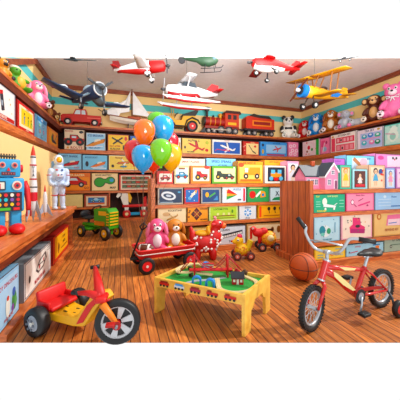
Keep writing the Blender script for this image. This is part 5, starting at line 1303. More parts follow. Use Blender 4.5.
# ---- balloons tied to the wagon handle
knot = wloc(-.03, .07, .47)
BAL = [(144.5,132.5,'#f07a28',2.66,'orange balloon at the upper left of the bunch',26), (163,129,'#2f9cd8',2.88,'bright blue balloon at the top of the bunch',27),
       (161,152,'#7cc038',2.22,'lime green balloon at the front of the bunch',27), (143,158,'#2f9cd8',2.45,'lower blue balloon, left of the lime green one',27),
       (134,152,'#cc2c3c',2.98,'crimson balloon behind the lower blue one',24), (171,157,'#f0b430',2.75,'golden yellow balloon at the right of the bunch',27),
       (153.5,158,'#ee5428',3.05,'red orange balloon in the middle behind the blue and green ones',26), (170,143,'#c82c40',3.12,'dark red balloon at the right behind the blue one',21), (157,124,'#68b040',3.18,'green balloon mostly hidden behind the bright blue one',24)]
for px, py, c, d, lab, hp in BAL:
    P0 = atd(px, py, d); k = hp/F*d
    t = thing('balloon', lab, 'balloon', P0, 0, 'balloons tied above the wagon', k)
    b = MB(); b.lathe([(0,.50),(.14,.485),(.28,.42),(.38,.29),(.415,.12),(.39,-.08),(.31,-.28),(.18,-.44),(.06,-.53),(.03,-.55)], (0,0,0), (0,0,1), mat(c, .12, 0, .6), 26); b.build('skin', t)
    b = MB(); b.lathe([(.03,-.55),(.05,-.60),(0,-.60)], (0,0,0), (0,0,1), c, 12); b.build('knot', t)
    v = (knot - P0)/k; b = MB(); b.tube([Vector((0,0,-.58)).lerp(v, u) + Vector((0, 0, -.25*math.sin(PI*u)*.3)) for u in (0,.15,.3,.5,.7,.85,1)], .0022/k, '#6c4c3c', 5); b.build('string', t)
# ---- red spotted bouncy toy behind the table
p = at(206, 259.5, 0)
t = thing('spotted_hopper', 'red and white spotted animal hopper toy with a yellow saddle behind the train table', 'ride-on toy', (p.x, p.y+.05, 0), R(-12), None, 1.0)
b = MB()
P = [((0,0,.20),(.20,.12,.13)), ((.12,0,.27),(.10,.09,.13)), ((.135,0,.37),(.065,.065,.10)), ((.16,-.01,.435),(.085,.065,.062)), ((-.155,0,.27),(.045,.05,.10)), ((-.175,0,.36),(.025,.03,.06))]
for s in (-1, 1): P += [((.10,s*.07,.07),(.045,.045,.09)), ((-.10,s*.07,.07),(.045,.045,.09))]
body = blob('body', P, '#c62a2c', t, .012)
sp = MB(); rg = random.Random(4)
bodyc = [((0,0,.20),(.20,.12,.13)), ((.12,0,.27),(.10,.09,.13))]
for i in range(74):
    (c, r) = bodyc[0] if i % 3 else bodyc[1]
    a1 = rg.uniform(PI, 2*PI); a2 = rg.uniform(-.9, .75)
    n_ = Vector((math.cos(a1)*math.cos(a2), math.sin(a1)*math.cos(a2), math.sin(a2)))
    q_ = Vector((c[0]+n_.x*r[0], c[1]+n_.y*r[1], c[2]+n_.z*r[2]))
    sp.ball(q_, .0155, '#f7eeea', None, 8, 6)
sp.build('spots', t)
b = MB(); b.ball((-.03,0,.325), (.10,.09,.035), '#eab02e'); b.ball((.04,-.03,.36), (.03,.07,.06), '#eab02e'); b.build('saddle', t)
b = MB(); b.prism([(.06,.30),(.05,.42),(.09,.48),(.11,.46),(.10,.34)], -.02,.02,'#eab02e'); b.build('mane', t)
b = MB(); b.ball((.235,-.012,.415), (.042,.045,.04), '#e8742c'); b.ball((.255,-.045,.425), .009, '#40201c', None, 8, 6); b.build('muzzle', t)
for s in (-1, 1):
    b = MB(); b.cyl((.14,s*.03,.48),(.13,s*.045,.53),.011,'#f0a8b4',.014); b.build('horn', t)
    b = MB(); b.ball((.185,s*.055,.455),(.02,.014,.022),'#f8f4ee'); b.ball((.19,s*.067,.455),(.011,.007,.013),'#18181a'); b.build('eye', t)
    b = MB(); b.ball((.10,s*.075,.445),(.03,.015,.018),'#d84c50'); b.build('ear', t)
# ---- yellow spotted pull toy
p = at(245, 259.5, 0)
t = thing('pull_toy', 'yellow pull toy puppy with orange spots, red cap and red wheels', 'pull toy', (p.x, p.y+.03, 0), R(-14))
blob('body', [((-.03,0,.12),(.09,.07,.075)), ((-.055,0,.19),(.045,.045,.06)), ((-.065,0,.235),(.06,.055,.055)), ((-.11,0,.22),(.045,.035,.03))], '#f0c23c', t, .009)
b = MB(); rg = random.Random(9)
for i in range(24):
    a1 = rg.uniform(PI, 2*PI); a2 = rg.uniform(-.8, .7)
    b.ball((-.03+.09*math.cos(a1)*math.cos(a2), .07*math.sin(a1)*math.cos(a2), .12+.075*math.sin(a2)), .0085, '#e07828', None, 8, 6)
b.build('spots', t)
b = MB(); b.lathe([(0,0),(.035,0),(.03,.03),(0,.045)], (-.055,0,.275), (.1,0,1), '#e4506c', 14); b.build('cap', t)
b = MB(); b.ball((-.085,-.05,.25),(.014,.008,.016),'#f8f8f2'); b.ball((-.087,-.057,.25),(.008,.005,.01),'#18181a'); b.ball((-.155,0,.225),.012,'#c83c30'); b.build('face', t)
b = MB(); b.cyl((.04,0,.11),(.085,-.01,.235),.034,'#dcc030'); b.ring((.05,0,.14),(.35,0,1),.034,.005,'#c8a020'); b.ring((.072,0,.20),(.35,0,1),.034,.005,'#c8a020'); b.build('drum', t)
for x in (-.10, .07):
    for s in (-1, 1): wheel_obj((x, s*.075, .052), (0,1,0), .052, .025, t, '#5c2824', '#e07868', .5)
b = MB(); b.cyl((-.1,-.075,.052),(-.1,.075,.052),.007,'#8c3424'); b.cyl((.07,-.075,.052),(.07,.075,.052),.007,'#8c3424'); b.rbox((-.015,0,.055),(.22,.07,.02),'#c83c30',.006); b.build('chassis', t)
# ---- red bird pull toy with an orange spotted ball body
p = at(266, 250.5, 0)
t = thing('pull_toy', 'pull toy with red front and a round orange dotted yellow drum beside the end panel', 'pull toy', (p.x, p.y+.02, 0), R(-14), None, 1.0)
b = MB(); b.ball((.05,0,.17),(.11,.085,.105),'#f0b43c', None, 20, 14); b.build('body', t)
b = MB(); rg = random.Random(19)
for i in range(34):
    a1 = rg.uniform(PI, 2*PI); a2 = rg.uniform(-.9, 1.0)
    b.ball((.05+.11*math.cos(a1)*math.cos(a2), .085*math.sin(a1)*math.cos(a2), .17+.105*math.sin(a2)), .0095, '#e0702c', None, 8, 6)
b.build('spots', t)
b = MB(); b.lathe([(0,0),(.045,.0),(.045,.012),(0,.014)], (.05,-.083,.19), (0,-1,0), '#f2e2b0', 16); b.build('face_plate', t)
blob('red_front', [((-.10,0,.25),(.09,.05,.06)), ((-.17,0,.30),(.045,.04,.045)), ((-.02,0,.27),(.06,.05,.055)), ((-.08,0,.16),(.03,.03,.07))], '#cc2c2c', t, .009)
b = MB(); b.ball((-.19,-.035,.315),(.012,.008,.014),'#f8f8f2'); b.ball((-.19,-.042,.315),(.007,.005,.009),'#18181a'); b.build('eye', t)
for x in (-.07, .14):
    for s in (-1, 1): wheel_obj((x, s*.09, .06), (0,1,0), .06, .025, t, '#2c2224', '#c87868', .5)
b = MB(); b.cyl((-.07,-.09,.06),(-.07,.09,.06),.007,'#8c3424'); b.cyl((.14,-.09,.06),(.14,.09,.06),.007,'#8c3424'); b.rbox((.035,0,.065),(.27,.07,.02),'#a83c28',.006); b.build('chassis', t)
# ---- basketball
p = at(306.5, 280.5, 0)
t = thing('basketball', 'orange basketball with black seams resting against the wooden end panel', 'ball', (p.x-.02, p.y+.02, .136), R(25))
b = MB(); b.ball((0,0,0), .135, mat('#bd5a26', .6), None, 32, 20); b.build('ball', t)
for ax in ((0,0,1),(1,0,.15)):
    b = MB(); b.ring((0,0,0), ax, .1345, .0032, '#2c1610', 48, 6); b.build('seam', t)
for s in (-1, 1):
    b = MB(); pts = []
    for i in range(40):
        a_ = 2*PI*i/40; v = Vector((s*(.62+.22*math.cos(2*a_)), math.cos(a_)*.8, math.sin(a_)*.8)).normalized()*.1345; pts.append(v)
    b.tube(pts, .0032, '#2c1610', 6, True); b.build('seam', t)
# ---- dollhouse
t = thing('dollhouse', 'pink dollhouse with a dark roof, white trim and a gable on the right unit top', 'dollhouse', (2.325, G2Y+.13, G2[0]+.001), 0, None, .8)
PK = '#f29ab8'
b = MB(); b.box(-.27, .27, .0, .24, 0, .20, PK); b.prism([(0.0,.20),(.24,.20),(.12,.345)], -.27, .27, PK, 'yz'); b.build('wall', t)
b = MB()
for s, q in ((0, 1), (1, -1)):
    y0 = -.03 if s == 0 else .27; 
    b.prism([(y0, .185), (y0, .205), (.12, .372), (.12, .35)], -.30, .29, '#2c3440', 'yz')
b.build('roof', t)
b = MB(); b.prism([(-.02,0),(.25,0),(.25,.20),(.115,.36),(-.02,.20)], -.12, .03, PK); wg = b.build('gable_wing', t)
b = MB(); b.prism([(-.05,.17),(.115,.37),(.28,.17),(.28,.195),(.115,.40),(-.05,.195)], -.15, .1, '#f4eef0'); b.build('roof_trim', wg)
b = MB(); b.prism([(-.045,.195),(.115,.395),(.115,.41),(-.06,.197)], -.14, .1, '#2c3440'); b.prism([(.275,.195),(.115,.395),(.115,.41),(.29,.197)], -.14, .1, '#2c3440'); b.build('roof', wg)
def hwin(x, z, y, w=.045, h=.075, par=None):
    b = MB(); b.cbox((x, y-.004, z), (w+.016, .008, h+.016), '#fbf4f6'); b.cbox((x, y-.009, z), (w, .003, h), '#4c5470'); b.cbox((x, y-.011, z), (.005,.003,h), '#fbf4f6'); b.cbox((x, y-.011, z), (w,.003,.005), '#fbf4f6'); b.build('window', par or t)
for x in (-.22, -.15, -.08): hwin(x, .11, 0)
hwin(.05, .11, -.12, par=wg); hwin(.115, .255, -.12, .05, .05, par=wg)
b = MB(); b.cbox((.17,-.124,.075),(.06,.008,.14),'#fbf4f6'); b.cbox((.17,-.129,.072),(.045,.004,.128),'#8c5070'); b.build('door', wg)
b = MB(); b.rbox((-.04,.12,.395),(.06,.05,.08),'#a44c34',.006); b.build('chimney', t)
# ---- train table
ang = R(-43); c_, s_ = math.cos(ang), math.sin(ang)
NRp = Vector((.757, 1.449, 0)); TL, TW, TH = .70, .43, .268
# local: x from near-left corner to near-right corner, y inward (away)
org = NRp - Vector((c_, s_, 0))*TL
t = thing('train_table', 'low yellow wooden play table with a green top and curved leg cut-outs', 'table', (org.x, org.y, 0), ang)
SK, SC_ = math.sin(R(11)), math.cos(R(11))
tabM = Matrix.Translation((org.x, org.y, 0)) @ Matrix.Rotation(ang, 4, 'Z') @ Matrix(((1, SK, 0, 0), (0, SC_, 0, 0), (0, 0, 1, 0), (0, 0, 0, 1)))
def slant(o):                     # the table top is a slightly slanted rectangle
    for v in o.data.vertices: v.co.x += v.co.y*SK; v.co.y *= SC_
    return o
b = MB(); b.box(.012, TL-.012, .02, TW-.02, TH-.045, TH-.030, mat('#3f9c4c', .6)); b.build('green_board', t)
def arch(w, leg, top, H):                      # side board with two legs
    pts = [(0,0),(leg,0),(leg+.01, H-top-.05)]
    for i in range(1, 6): a_ = i/6*PI/2; pts.append((leg+.01+.05*math.sin(a_)*1.0, H-top-.05+.05*(1-math.cos(a_))))
    pts += [(leg+.06, H-top), (w-leg-.06, H-top)]
    for i in range(1, 6): a_ = PI/2*(1-i/6); pts.append((w-leg-.01-.05*math.sin(a_), H-top-.05+.05*(1-math.cos(a_))))
    pts += [(w-leg-.01, H-top-.05), (w-leg, 0), (w, 0), (w, H), (0, H)]
    return pts
for x0 in (0, TL-.022):
    b = MB(); b.prism(arch(TW, .085, .085, TH), x0, x0+.022, W_PINE, 'yz'); b.build('end_board', t)
for y0 in (.002, TW-.022):
    b = MB(); b.box(.022, TL-.022, y0, y0+.020, TH-.068, TH-.004, W_PINE); ap = b.build('side_rail', t)
    if y0 < .01:
        for i, c in enumerate(('#cc3c2c', '#dfe6ee', '#b03c50', '#cc3c2c', '#cc3c2c')):
            b = MB(); x = .09+.128*i; y = -.002
            b.cbox((x, y, TH-.036), (.082, .003, .018), c); b.cbox((x-.018 if i > 2 else x, y-.001, TH-.022), (.03 if i > 2 else .06, .003, .014), ('#8c2c24' if i != 1 else '#5c9cd8'))
            for q in (-.028, 0, .028): b.cyl((x+q, y, TH-.049), (x+q, y-.004, TH-.049), .008, '#1c1c20', seg=12)
            b.build('painted_rail_car', ap)
b = MB()
for o_ in t.children_recursive: slant(o_)
# things on the table, in table coordinates
ZT = TH - .0295
def tthing(name, label, cat, x, y, rz=0, z=ZT, group=None):
    q = tabM @ Vector((x, y, z)); return thing(name, label, cat, q, ang+rz, group)
def track(name, label, pts, w=.032, h=.010, group='wooden train tracks on the table'):
    b = MB(); vs = []; fs = []; n = len(pts); L = [Vector(p) for p in pts]
    for k, q in enumerate(L):
        tn = (L[min(k+1, n-1)] - L[max(k-1, 0)]); tn.z = 0; tn.normalize(); nn = Vector((-tn.y, tn.x, 0))
        for o_, hh in ((-w/2, 0), (-w/2, h), (-w*.3, h), (-w*.3, h*.6), (-w*.18, h*.6), (-w*.18, h), (w*.18, h), (w*.18, h*.6), (w*.3, h*.6), (w*.3, h), (w/2, h), (w/2, 0)):
            v = q + nn*o_; vs.append((v.x, v.y, v.z+hh))
    m = 12
    for k in range(n-1):
        for i in range(m): fs.append((k*m+i, k*m+(i+1) % m, k*m+m+(i+1) % m, k*m+m+i))
    fs.append(list(range(m))); fs.append([(n-1)*m+i for i in range(m)])
    b.add(vs, fs, mat('#ecd9ac', .5)); o = slant(b.build(name, None, (org.x, org.y, 0), ang))
    return tag(o, label, 'toy track', group)
def arc(cx, cy, r, a0, a1, z=ZT, n=18, z1=None, ry=None):
    return [(cx+r*math.cos(R(a0+(a1-a0)*i/n)), cy+(ry or r)*math.sin(R(a0+(a1-a0)*i/n)), z+((z1-z)*i/n if z1 is not None else 0)) for i in range(n+1)]
track('train_track', 'pale wooden track curving round the right front corner of the table', [(.40, .19, ZT+.02), (.46, .10, ZT+.012)] + arc(.555, .20, .125, -130, 70, ZT, 22, ry=.15) + [(.56, .36, ZT+.0), (.48, .40, ZT), (.36, .41, ZT)])
track('train_track', 'pale wooden loop of track raised on blocks at the left end of the table', arc(.115, .27, .075, 60, 330, ZT+.034, 20, ry=.12) + [(.24, .22, ZT+.028), (.33, .24, ZT+.022)])
o = tag(slant(MB().prism([(.24,.06),(.27,.12),(.35,.19),(.42,.29),(.39,.30),(.32,.21),(.245,.15),(.21,.07)], ZT, ZT+.003, mat('#a9b0b8', .6), 'xy').build('toy_road', None, (org.x, org.y, 0), ang)), 'grey curved road strip across the green table top', 'toy road')
for i, (x, y) in enumerate(((.06,.20),(.07,.33),(.17,.20))):
    t = tthing('track_support', ('dark block under the near left of the track loop','dark block under the far side of the track loop','dark block under the right of the track loop')[i], 'toy block', x, y, 0, ZT, 'blocks under the raised track')
    b = MB(); b.rbox((0,0,.017),(.03,.022,.033),'#4c5838',.003); b.build('block', t); b = MB(); b.cyl((0,-.013,.012),(0,.013,.012),.012,'#2c2a20',seg=12); b.build('wheel', t)
# red suspension bridge
t = tthing('toy_bridge', 'red toy suspension bridge with two towers in the middle of the table', 'toy bridge', .30, .27, R(28), ZT)
b = MB(); b.rbox((0,0,.055),(.34,.05,.012),'#c83438',.003); b.build('deck', t)
for x in (-.13, .13):
    b = MB()
    for y in (-.028, .028): b.rbox((x,y,.085),(.014,.010,.17),'#cc3438',.003)
    for z in (.105, .16): b.rbox((x,0,z),(.012,.056,.012),'#cc3438',.003)
    b.build('tower', t)
for y in (-.028, .028):
    b = MB(); b.tube([(-.24,y,.05),(-.13,y,.168)], .004, '#b02c34', 6); b.tube([(-.13+.26*i/10, y, .168-.10*(1-((i-5)/5)**2)) for i in range(11)], .004, '#b02c34', 6); b.tube([(.13,y,.168),(.24,y,.05)], .004, '#b02c34', 6); b.build('cable', t)
# blue arches
for i, (x, y, rz, lab) in enumerate(((.41,.08,R(10),'blue arch bridge over the track at the front edge of the table'), (.30,.085,R(20),'blue toy crane arch left of the front arch bridge'), (.17,.41,R(60),'blue arch tunnel at the back of the table'))):
    t = tthing('toy_arch', lab, 'toy arch', x, y, rz, ZT, 'blue arches on the train table')
    out = [(.034*math.cos(PI*k/10), .034+.028*math.sin(PI*k/10)) for k in range(11)]; inn = [(.022*math.cos(PI*(10-k)/10), .030+.020*math.sin(PI*(10-k)/10)) for k in range(11)]
    b = MB(); b.prism([(.034,0)] + out + [(-.034,0), (-.022,0)] + inn + [(.022,0)], -.014, .014, '#3c88d0'); b.build('arch', t)
# station house
t = tthing('toy_station', 'red toy station house with a dark roof beside the bridge', 'toy house', .535, .235, R(20), ZT)
b = MB(); b.box(-.042,.042,-.03,.03,0,.05,'#b83038'); b.prism([(-.03,.05),(.03,.05),(0,.075)], -.042,.042,'#b83038','yz'); b.build('wall', t)
b = MB(); b.prism([(-.04,.045),(-.04,.05),(0,.086),(.04,.05),(.04,.045),(0,.08)], -.05,.05,'#26262c','yz'); b.build('roof', t)
for x in (-.025, .025): b = MB(); b.cbox((x,-.031,.028),(.016,.003,.018),'#f2eee4'); b.build('window', t)
b = MB(); b.cbox((0,-.031,.02),(.016,.003,.038),'#f2eee4'); b.build('door', t)
# little train at the back
for i, (x, c, lab) in enumerate(((.37,'#4c8c3c','green toy train car at the back of the table'), (.43,'#b83038','red toy engine at the left of the little train'), (.49,'#5c3c2c','brown toy train car, right end of the little train'))):
    x += .02; t = tthing('toy_train_car', lab, 'toy train', x, .405, 0, ZT+.010, 'little train on the table')
    b = MB(); b.rbox((0,0,.018),(.045,.022,.016),c,.003); b.rbox((-.008 if i == 1 else 0,0,.030),(.02,.02,.014),c,.003); b.build('body', t)
    for q in (-.014,.014):
        for s in (-1,1): b = MB(); b.cyl((q,s*.010,.007),(q,s*.014,.007),.007,'#1c1c20',seg=10); b.build('wheel', t)
# white and blue billboard behind the left tower
t = tthing('toy_depot', 'white toy depot with red and blue lines behind the left bridge tower', 'toy house', .20, .40, R(15), ZT)
b = MB(); b.box(-.04,.04,-.012,.012,0,.05,'#eef0f2'); b.build('wall', t)
b = MB(); b.box(-.045,.045,-.016,.016,.05,.056,'#b83038'); b.build('roof', t)
b = MB(); b.cbox((-.012,-.0135,.028),(.04,.003,.006),'#3c78c0'); b.cbox((.02,-.0135,.02),(.02,.003,.02),'#c83c40'); b.build('sign', t)
# ---- tricycle: local x forward from the rear axle, y left
a_ = Vector((-.519, 1.898, 0)); b_ = Vector((-.293, 2.07, 0))
mid = (a_+b_)/2; fw = Vector((-.013, 1.63, 0)); hd_ = fw - mid; A = math.atan2(hd_.y, hd_.x)
t = thing('tricycle', 'low red and yellow plastic tricycle with a big black front wheel', 'tricycle', mid, A)
FL = hd_.length; YY, RR = '#eeb53a', '#cc2a30'
for s in (-1, 1):
    w = wheel_obj((0, s*.155, .09), (0,1,0), .09, .07, t, '#0e0e12', '#a9aeb8', .55)
    b = MB(); 
    for k in range(6): q = k*PI/3; b.cbox((.03*math.cos(q), s*.155+s*.048, .09+.03*math.sin(q)), (.012,.008,.012), '#6c727c')
    b.build('hub_bolts', w)
b = MB(); b.cyl((0,-.15,.09),(0,.15,.09),.012,'#3c4048'); b.build('axle', t)
def slab(name, outline, hw0, hw1, m):          # body shell given as side outline, widths vary with x
    b = MB(); n = len(outline); xs = [p[0] for p in outline]; x0, x1 = min(xs), max(xs); vs = []
    for s in (-1, 1):
        for x, z in outline:
            u = (x-x0)/(x1-x0); vs.append((x, s*(hw0+(hw1-hw0)*u), z))
    b.add(vs, [list(range(n))[::-1], list(range(n, 2*n))] + [(i, (i+1) % n, n+(i+1) % n, n+i) for i in range(n)], m)
    o = b.build(name, t); md = o.modifiers.new('bevel', 'BEVEL'); md.width = .008; md.segments = 3; return o
slab('body', [(-.07,.075),(.22,.062),(.30,.075),(.36,.16),(.42,.235),(.45,.245),(.47,.275),(.43,.305),(.36,.285),(.30,.20),(.24,.125),(.10,.115),(-.07,.13)], .105, .035, YY)
for s in (-1, 1):
    b = MB(); hw = lambda x: .105-.07*(x+.07)/.54
    pts = [(.25,.085),(.30,.105),(.37,.21),(.425,.265),(.40,.28),(.33,.215),(.275,.13)]
    b.add([(x, s*(hw(x)+.0015), z) for x, z in pts] + [(x, s*(hw(x)+.006), z) for x, z in pts], [list(range(7)), list(range(7, 14))[::-1]] + [(i, (i+1) % 7, 7+(i+1) % 7, 7+i) for i in range(7)], RR); b.build('red_stripe', t)
b = MB()
for x, y in ((.05,.02),(.10,-.03),(.15,.03),(.18,-.02)): b.rbox((x,y,.118+.001),(.03,.010,.004),'#5a4a1c',.001)
b.build('footrest_slots', t)
# seat with back rest
b = MB(); b.rbox((-.01,0,.145),(.15,.20,.03),RR,.012); b.rbox((-.075,0,.185),(.03,.215,.115),RR,.014,Euler((0,R(-14),0)).to_matrix())
for s in (-1,1): b.rbox((-.02,s*.098,.165),(.13,.02,.05),RR,.01)
b.build('seat', t)
# fork, column and handlebar, steered to the left
FR = .135; st = R(-8) - A                     # the front wheel stands nearly across the picture
fk = Matrix.Translation((FL, 0, 0)) @ Matrix.Rotation(st, 4, 'Z')
def fbuild(b, name, parent=None):
    for v in b.bm.verts: v.co = fk @ v.co
    return b.build(name, parent or t)
b = MB(); b.lathe([(FR*.72,-.02),(FR*.92,-.026),(FR,-.016),(FR,.016),(FR*.92,.026),(FR*.72,.02)], (0,0,FR), (0,1,0), '#0e0e12', 32); fwh = fbuild(b, 'front_wheel')
b = MB(); b.ring((0,0,FR), (0,1,0), FR*.72, .012, '#d9dce0', 32, 8, 1.4); fbuild(b, 'rim', fwh)
b = MB(); b.cyl((0,-.004,FR),(0,.004,FR), FR*.72, '#15161a', seg=28); fbuild(b, 'wheel_disc', fwh)
for k in range(6):
    q = k*PI/3 + .25; b = MB()
    for r0, r1, w0, w1 in ((.022,FR*.70,.010,.030),):
        d_ = Vector((math.cos(q),0,math.sin(q))); pp = Vector((-math.sin(q),0,math.cos(q))); c0 = Vector((0,0,FR))
        f4 = [c0+d_*r0-pp*w0/1, c0+d_*r1-pp*w1/1.4, c0+d_*r1+pp*w1/1.4, c0+d_*r0+pp*w0/1]
        b.add([(v.x,-.012,v.z) for v in f4]+[(v.x,.012,v.z) for v in f4], [(0,1,2,3),(7,6,5,4),(0,4,5,1),(1,5,6,2),(2,6,7,3),(3,7,4,0)], '#d9dce0')
    fbuild(b, 'spoke', fwh)
b = MB(); b.cyl((0,-.05,FR),(0,.05,FR),.016,RR); b.cyl((0,-.055,FR),(0,-.05,FR),.026,'#b02428'); fbuild(b, 'hub', fwh)
top = (-.10, 0, .285)
for s in (-1, 1):
    b = MB(); b.tube([(0,s*.04,FR),(-.035,s*.042,FR+.06),(-.085,s*.036,.265)], [.014,.018,.022], '#ee8c2c' if s < 0 else RR, 10); fbuild(b, 'fork_leg')
b = MB(); b.rbox((-.095,0,.285),(.07,.10,.035),RR,.014); fbuild(b, 'fork_crown')
bpy.context.view_layer.update()
TM = Matrix.Translation(mid) @ Matrix.Rotation(A, 4, 'Z'); TI = TM.inverted()
gA = TI @ atd(95, 267, 1.86); gB = TI @ atd(76, 293, 1.62); cr = fk @ Vector((-.10,0,.29))
b = MB(); b.tube([cr, cr.lerp(gA, .5)+Vector((0,0,.004)), gA], [.032, .026, .013], RR, 12); b.tube([cr, cr.lerp(gB, .5)+Vector((0,0,.012)), gB], [.03,.018,.011], RR, 12); b.build('handlebar', t)
for g in (gA, gB):
    dv = Vector((.0, .0, 0)); q = (TI.to_3x3() @ Vector((1,-.15,.1))).normalized() if g is gA else (gB-cr).normalized()
    b = MB(); b.tube([g-q*.03, g, g+q*.03], [.015,.013,.016], '#17181c', 12); b.build('grip', t)
for s in (-1, 1):
    b = MB(); b.cyl((0,s*.05,FR),(0,s*.075,FR),.008,'#8c9098'); b.rbox((.03*s,s*.09,FR-.03*s),(.05,.04,.016),'#b02428',.004); fbuild(b, 'pedal')
# ---- bicycle: local x from the front contact to the rear contact, y away from the viewer, z up
fp = Vector((1.222, 1.385, 0)); rp = Vector((1.965, 1.475, 0)); bd = rp - fp; BA = math.atan2(bd.y, bd.x); WB = bd.length
t = thing('childrens_bicycle', 'small red childrens bicycle with black seat, silver handlebar and training wheels', 'bicycle', fp, BA)
BR = .148; RED = mat('#cc2828', .25, 0, .5); SIL = mat('#c3c9d0', .28, .6); BLK = '#0b0b0e'
def bwheel(c, name, Mx=None):
    M_ = Mx or Matrix.Identity(4)
    def B(b, nm, par=None):
        for v in b.bm.verts: v.co = M_ @ v.co
        return b.build(nm, par or t)
    b = MB(); b.ring(c, (0,1,0), BR-.0175, .018, BLK, 40, 12)
    for k in range(40):
        q = 2*PI*k/40
        for s in (-1,1): b.cbox((0,0,0),(.006,.014,.012),BLK, Matrix.Translation((c[0]+(BR-.003)*math.cos(q), c[1]+s*.010, c[2]+(BR-.003)*math.sin(q))) @ Matrix.Rotation(-q,4,'Y'))
    w = B(b, name)
    b = MB(); b.ring(c, (0,1,0), BR-.040, .0085, SIL, 40, 8, 1.3); B(b, 'rim', w)
    b = MB()
    for k in range(18):
        q = 2*PI*k/18; s = 1 if k % 2 else -1; o_ = .35*s
        b.cyl((c[0]+.012*math.cos(q+o_), c[1]+s*.015, c[2]+.012*math.sin(q+o_)), (c[0]+(BR-.05)*math.cos(q), c[1], c[2]+(BR-.05)*math.sin(q)), .0016, '#cfd4d8', seg=5)
    B(b, 'spokes', w)
    b = MB(); b.cyl((c[0],c[1]-.028,c[2]), (c[0],c[1]+.028,c[2]), .014, SIL); b.cyl((c[0],c[1]-.045,c[2]), (c[0],c[1]+.045,c[2]), .006, '#5c6068'); B(b, 'hub', w)
    return w
steer = R(14)
HT0, HT1 = Vector((.085,0,.325)), Vector((.135,0,.440))          # steering head, bottom and top
SM = Matrix.Translation((0,0,0)) @ Matrix.Rotation(steer, 4, 'Z')
fc = Vector((0,0,BR))
# the wheel turns about the steering axis; its contact stays at the origin
bwheel((0,0,BR), 'front_wheel', SM)
bwheel((WB,0,BR), 'rear_wheel')
n_ = SM.to_3x3() @ Vector((0,1,0))
for s in (-1, 1):
    b = MB(); b.tube([fc + n_*s*.040, fc + n_*s*.040 + Vector((.03,0,.07)), Vector((.07,0,.285))+n_*s*.034, Vector((.082,0,.315))+n_*s*.012], [.009,.011,.013,.014], RED, 10); b.build('fork_leg', t)
b = MB(); b.cyl(HT0, HT1, .023, RED, seg=18); b.build('head_tube', t)
b = MB(); b.cyl(HT0-(HT1-HT0)*.08, HT0, .026, SIL); b.cyl(HT1, HT1+(HT1-HT0)*.10, .026, SIL); b.build('headset', t)
BB = Vector((.44,0,.155)); ST = Vector((.545,0,.345))
b = MB(); b.tube([Vector((.11,0,.385)), Vector((.22,0,.325)), Vector((.34,0,.225)), BB], .025, RED, 14); b.build('down_tube', t)
b = MB(); b.tube([Vector((.125,0,.405)), Vector((.26,0,.375)), Vector((.42,0,.345)), Vector((.55,0,.325))], .017, RED, 12); b.build('top_tube', t)
b = MB(); b.cyl(BB, ST, .017, RED, seg=14); b.build('seat_tube', t)
RA = Vector((WB,0,BR))
for s in (-1, 1):
    b = MB(); b.tube([BB+Vector((.01,s*.02,0)), BB+Vector((.10,s*.036,-.002)), RA+Vector((0,s*.042,0))], .010, RED, 10); b.build('chain_stay', t)
    b = MB(); b.tube([ST+Vector((-.005,s*.015,-.02)), ST+Vector((.05,s*.03,-.06)), RA+Vector((0,s*.042,0))], .008, RED, 10); b.build('seat_stay', t)
CRM = '#f3e2a8'
b = MB(); b.prism([(.17,.372),(.21,.352),(.33,.262),(.40,.205),(.37,.205),(.27,.262),(.18,.335)], -.029,-.0255, CRM); b.prism([(.24,.389),(.30,.380),(.42,.356),(.40,.344),(.30,.358)], -.020,-.0172, CRM); b.build('frame_decal', t)
b = MB(); b.cyl(ST-(ST-BB)*.05, ST+Vector((.035,0,.075)), .011, SIL); b.build('seat_post', t)
sc_ = ST+Vector((.045,0,.095))
b = MB(); P = []
blob_ = [((.045,0,0),(.075,.068,.026)), ((-.03,0,.004),(.075,.036,.020)), ((-.095,0,.004),(.035,.018,.014)), ((.09,0,.012),(.03,.055,.022))]
blob('seat', [((sc_.x+c[0], c[1], sc_.z+c[2]), r) for c, r in blob_], BLK, t, .008)
b = MB(); b.tube([(sc_.x-.06,0,sc_.z-.016),(sc_.x,0,sc_.z-.028),(sc_.x+.06,0,sc_.z-.03)], .006, SIL, 8); b.build('seat_rail', t)
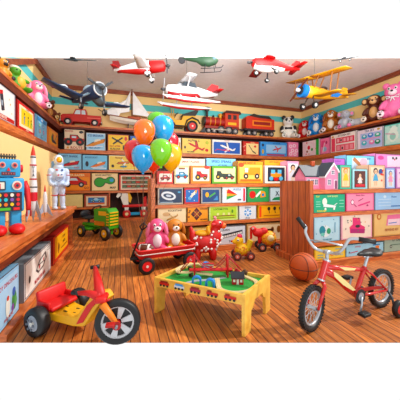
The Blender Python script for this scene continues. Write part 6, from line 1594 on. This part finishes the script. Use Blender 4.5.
# chain guard, chainring, cranks, pedals
b = MB(); b.cyl((.44,-.034,.155),(.44,-.040,.155),.052,'#23252a',seg=24); b.cyl((.44,-.041,.155),(.44,-.044,.155),.030,SIL,seg=20); b.build('chainring', t)
b = MB(); pts = [(.44-.055, .150),(.43,.208),(WB-.03,.185),(WB,.165)]
b.prism([(.385,.150),(.395,.190),(.44,.213),(.66,.192),(WB-.02,.175),(WB-.02,.165),(.60,.176),(.45,.186),(.41,.165)], -.038,-.030, '#a82024'); b.build('chain_guard', t)
b = MB(); b.tube([(.44,-.046,.155),(.425,-.056,.11),(.40,-.062,.065)], .008, SIL, 8); b.tube([(.44,.046,.155),(.455,.056,.20),(.48,.062,.24)], .008, SIL, 8); b.cyl((.44,-.05,.155),(.44,.05,.155),.011,SIL); b.build('crank', t)
for y, x, z in ((-.092,.40,.062),(.092,.48,.243)):
    b = MB(); b.rbox((x,y,z),(.075,.052,.020),BLK,.004); b.cyl((x,y*.65,z),(x,y,z),.006,SIL); b.build('pedal', t)
# handlebar: rises from the stem, sweeps out to two grips
stem0 = HT1+(HT1-HT0)*.10; stem1 = stem0 + Vector((.0,0,.052))
b = MB(); b.cyl(stem0, stem1, .012, SIL); b.rbox(stem1, (.04,.04,.026), SIL, .006); b.build('stem', t)
hM = Matrix.Translation(stem1) @ Matrix.Rotation(steer+R(4), 4, 'Z')
HB = [(.015,-.235,.118),(.0,-.195,.122),(-.015,-.145,.115),(-.02,-.115,.06),(-.015,-.08,.016),(0,-.04,.0),(0,.04,.0),(-.015,.08,.016),(-.02,.115,.06),(-.015,.145,.115),(.0,.148,.150),(.0,.182,.178)]
sm_ = []
for i in range(len(HB)-1):
    p0 = Vector(HB[max(i-1,0)]); p1 = Vector(HB[i]); p2 = Vector(HB[i+1]); p3 = Vector(HB[min(i+2,len(HB)-1)])
    for u in (0,.33,.66): sm_.append(.5*((2*p1)+(-p0+p2)*u+(2*p0-5*p1+4*p2-p3)*u*u+(-p0+3*p1-3*p2+p3)*u**3))
sm_.append(Vector(HB[-1])); sm_ = [hM @ v for v in sm_]
b = MB(); b.tube(sm_, .0105, SIL, 10); b.build('handlebar', t)
b = MB(); b.tube([hM @ Vector((-.018,-.118,.065)), hM @ Vector((-.02,0,.075)), hM @ Vector((-.018,.118,.065))], .006, SIL, 8); b.build('crossbar', t)
for q0, q1 in ((sm_[0], sm_[4]), (sm_[-1], sm_[-5])):
    dd = (q0-q1).normalized(); b = MB(); b.tube([q0-dd*.045, q0, q0+dd*.045], [.016,.015,.017], BLK, 12); b.build('grip', t)
for s in (-1, 1):
    b = MB(); b.tube([(WB,s*.045,BR),(WB-.02,s*.09,.11),(WB-.045,s*.115,.065)], .008, '#3c4048', 8); ar = b.build('training_wheel_arm', t)
    wheel_obj((WB-.045, s*.145, .0605), (0,1,0), .060, .032, t, BLK, '#cc2c30', .58, 'training_wheel')
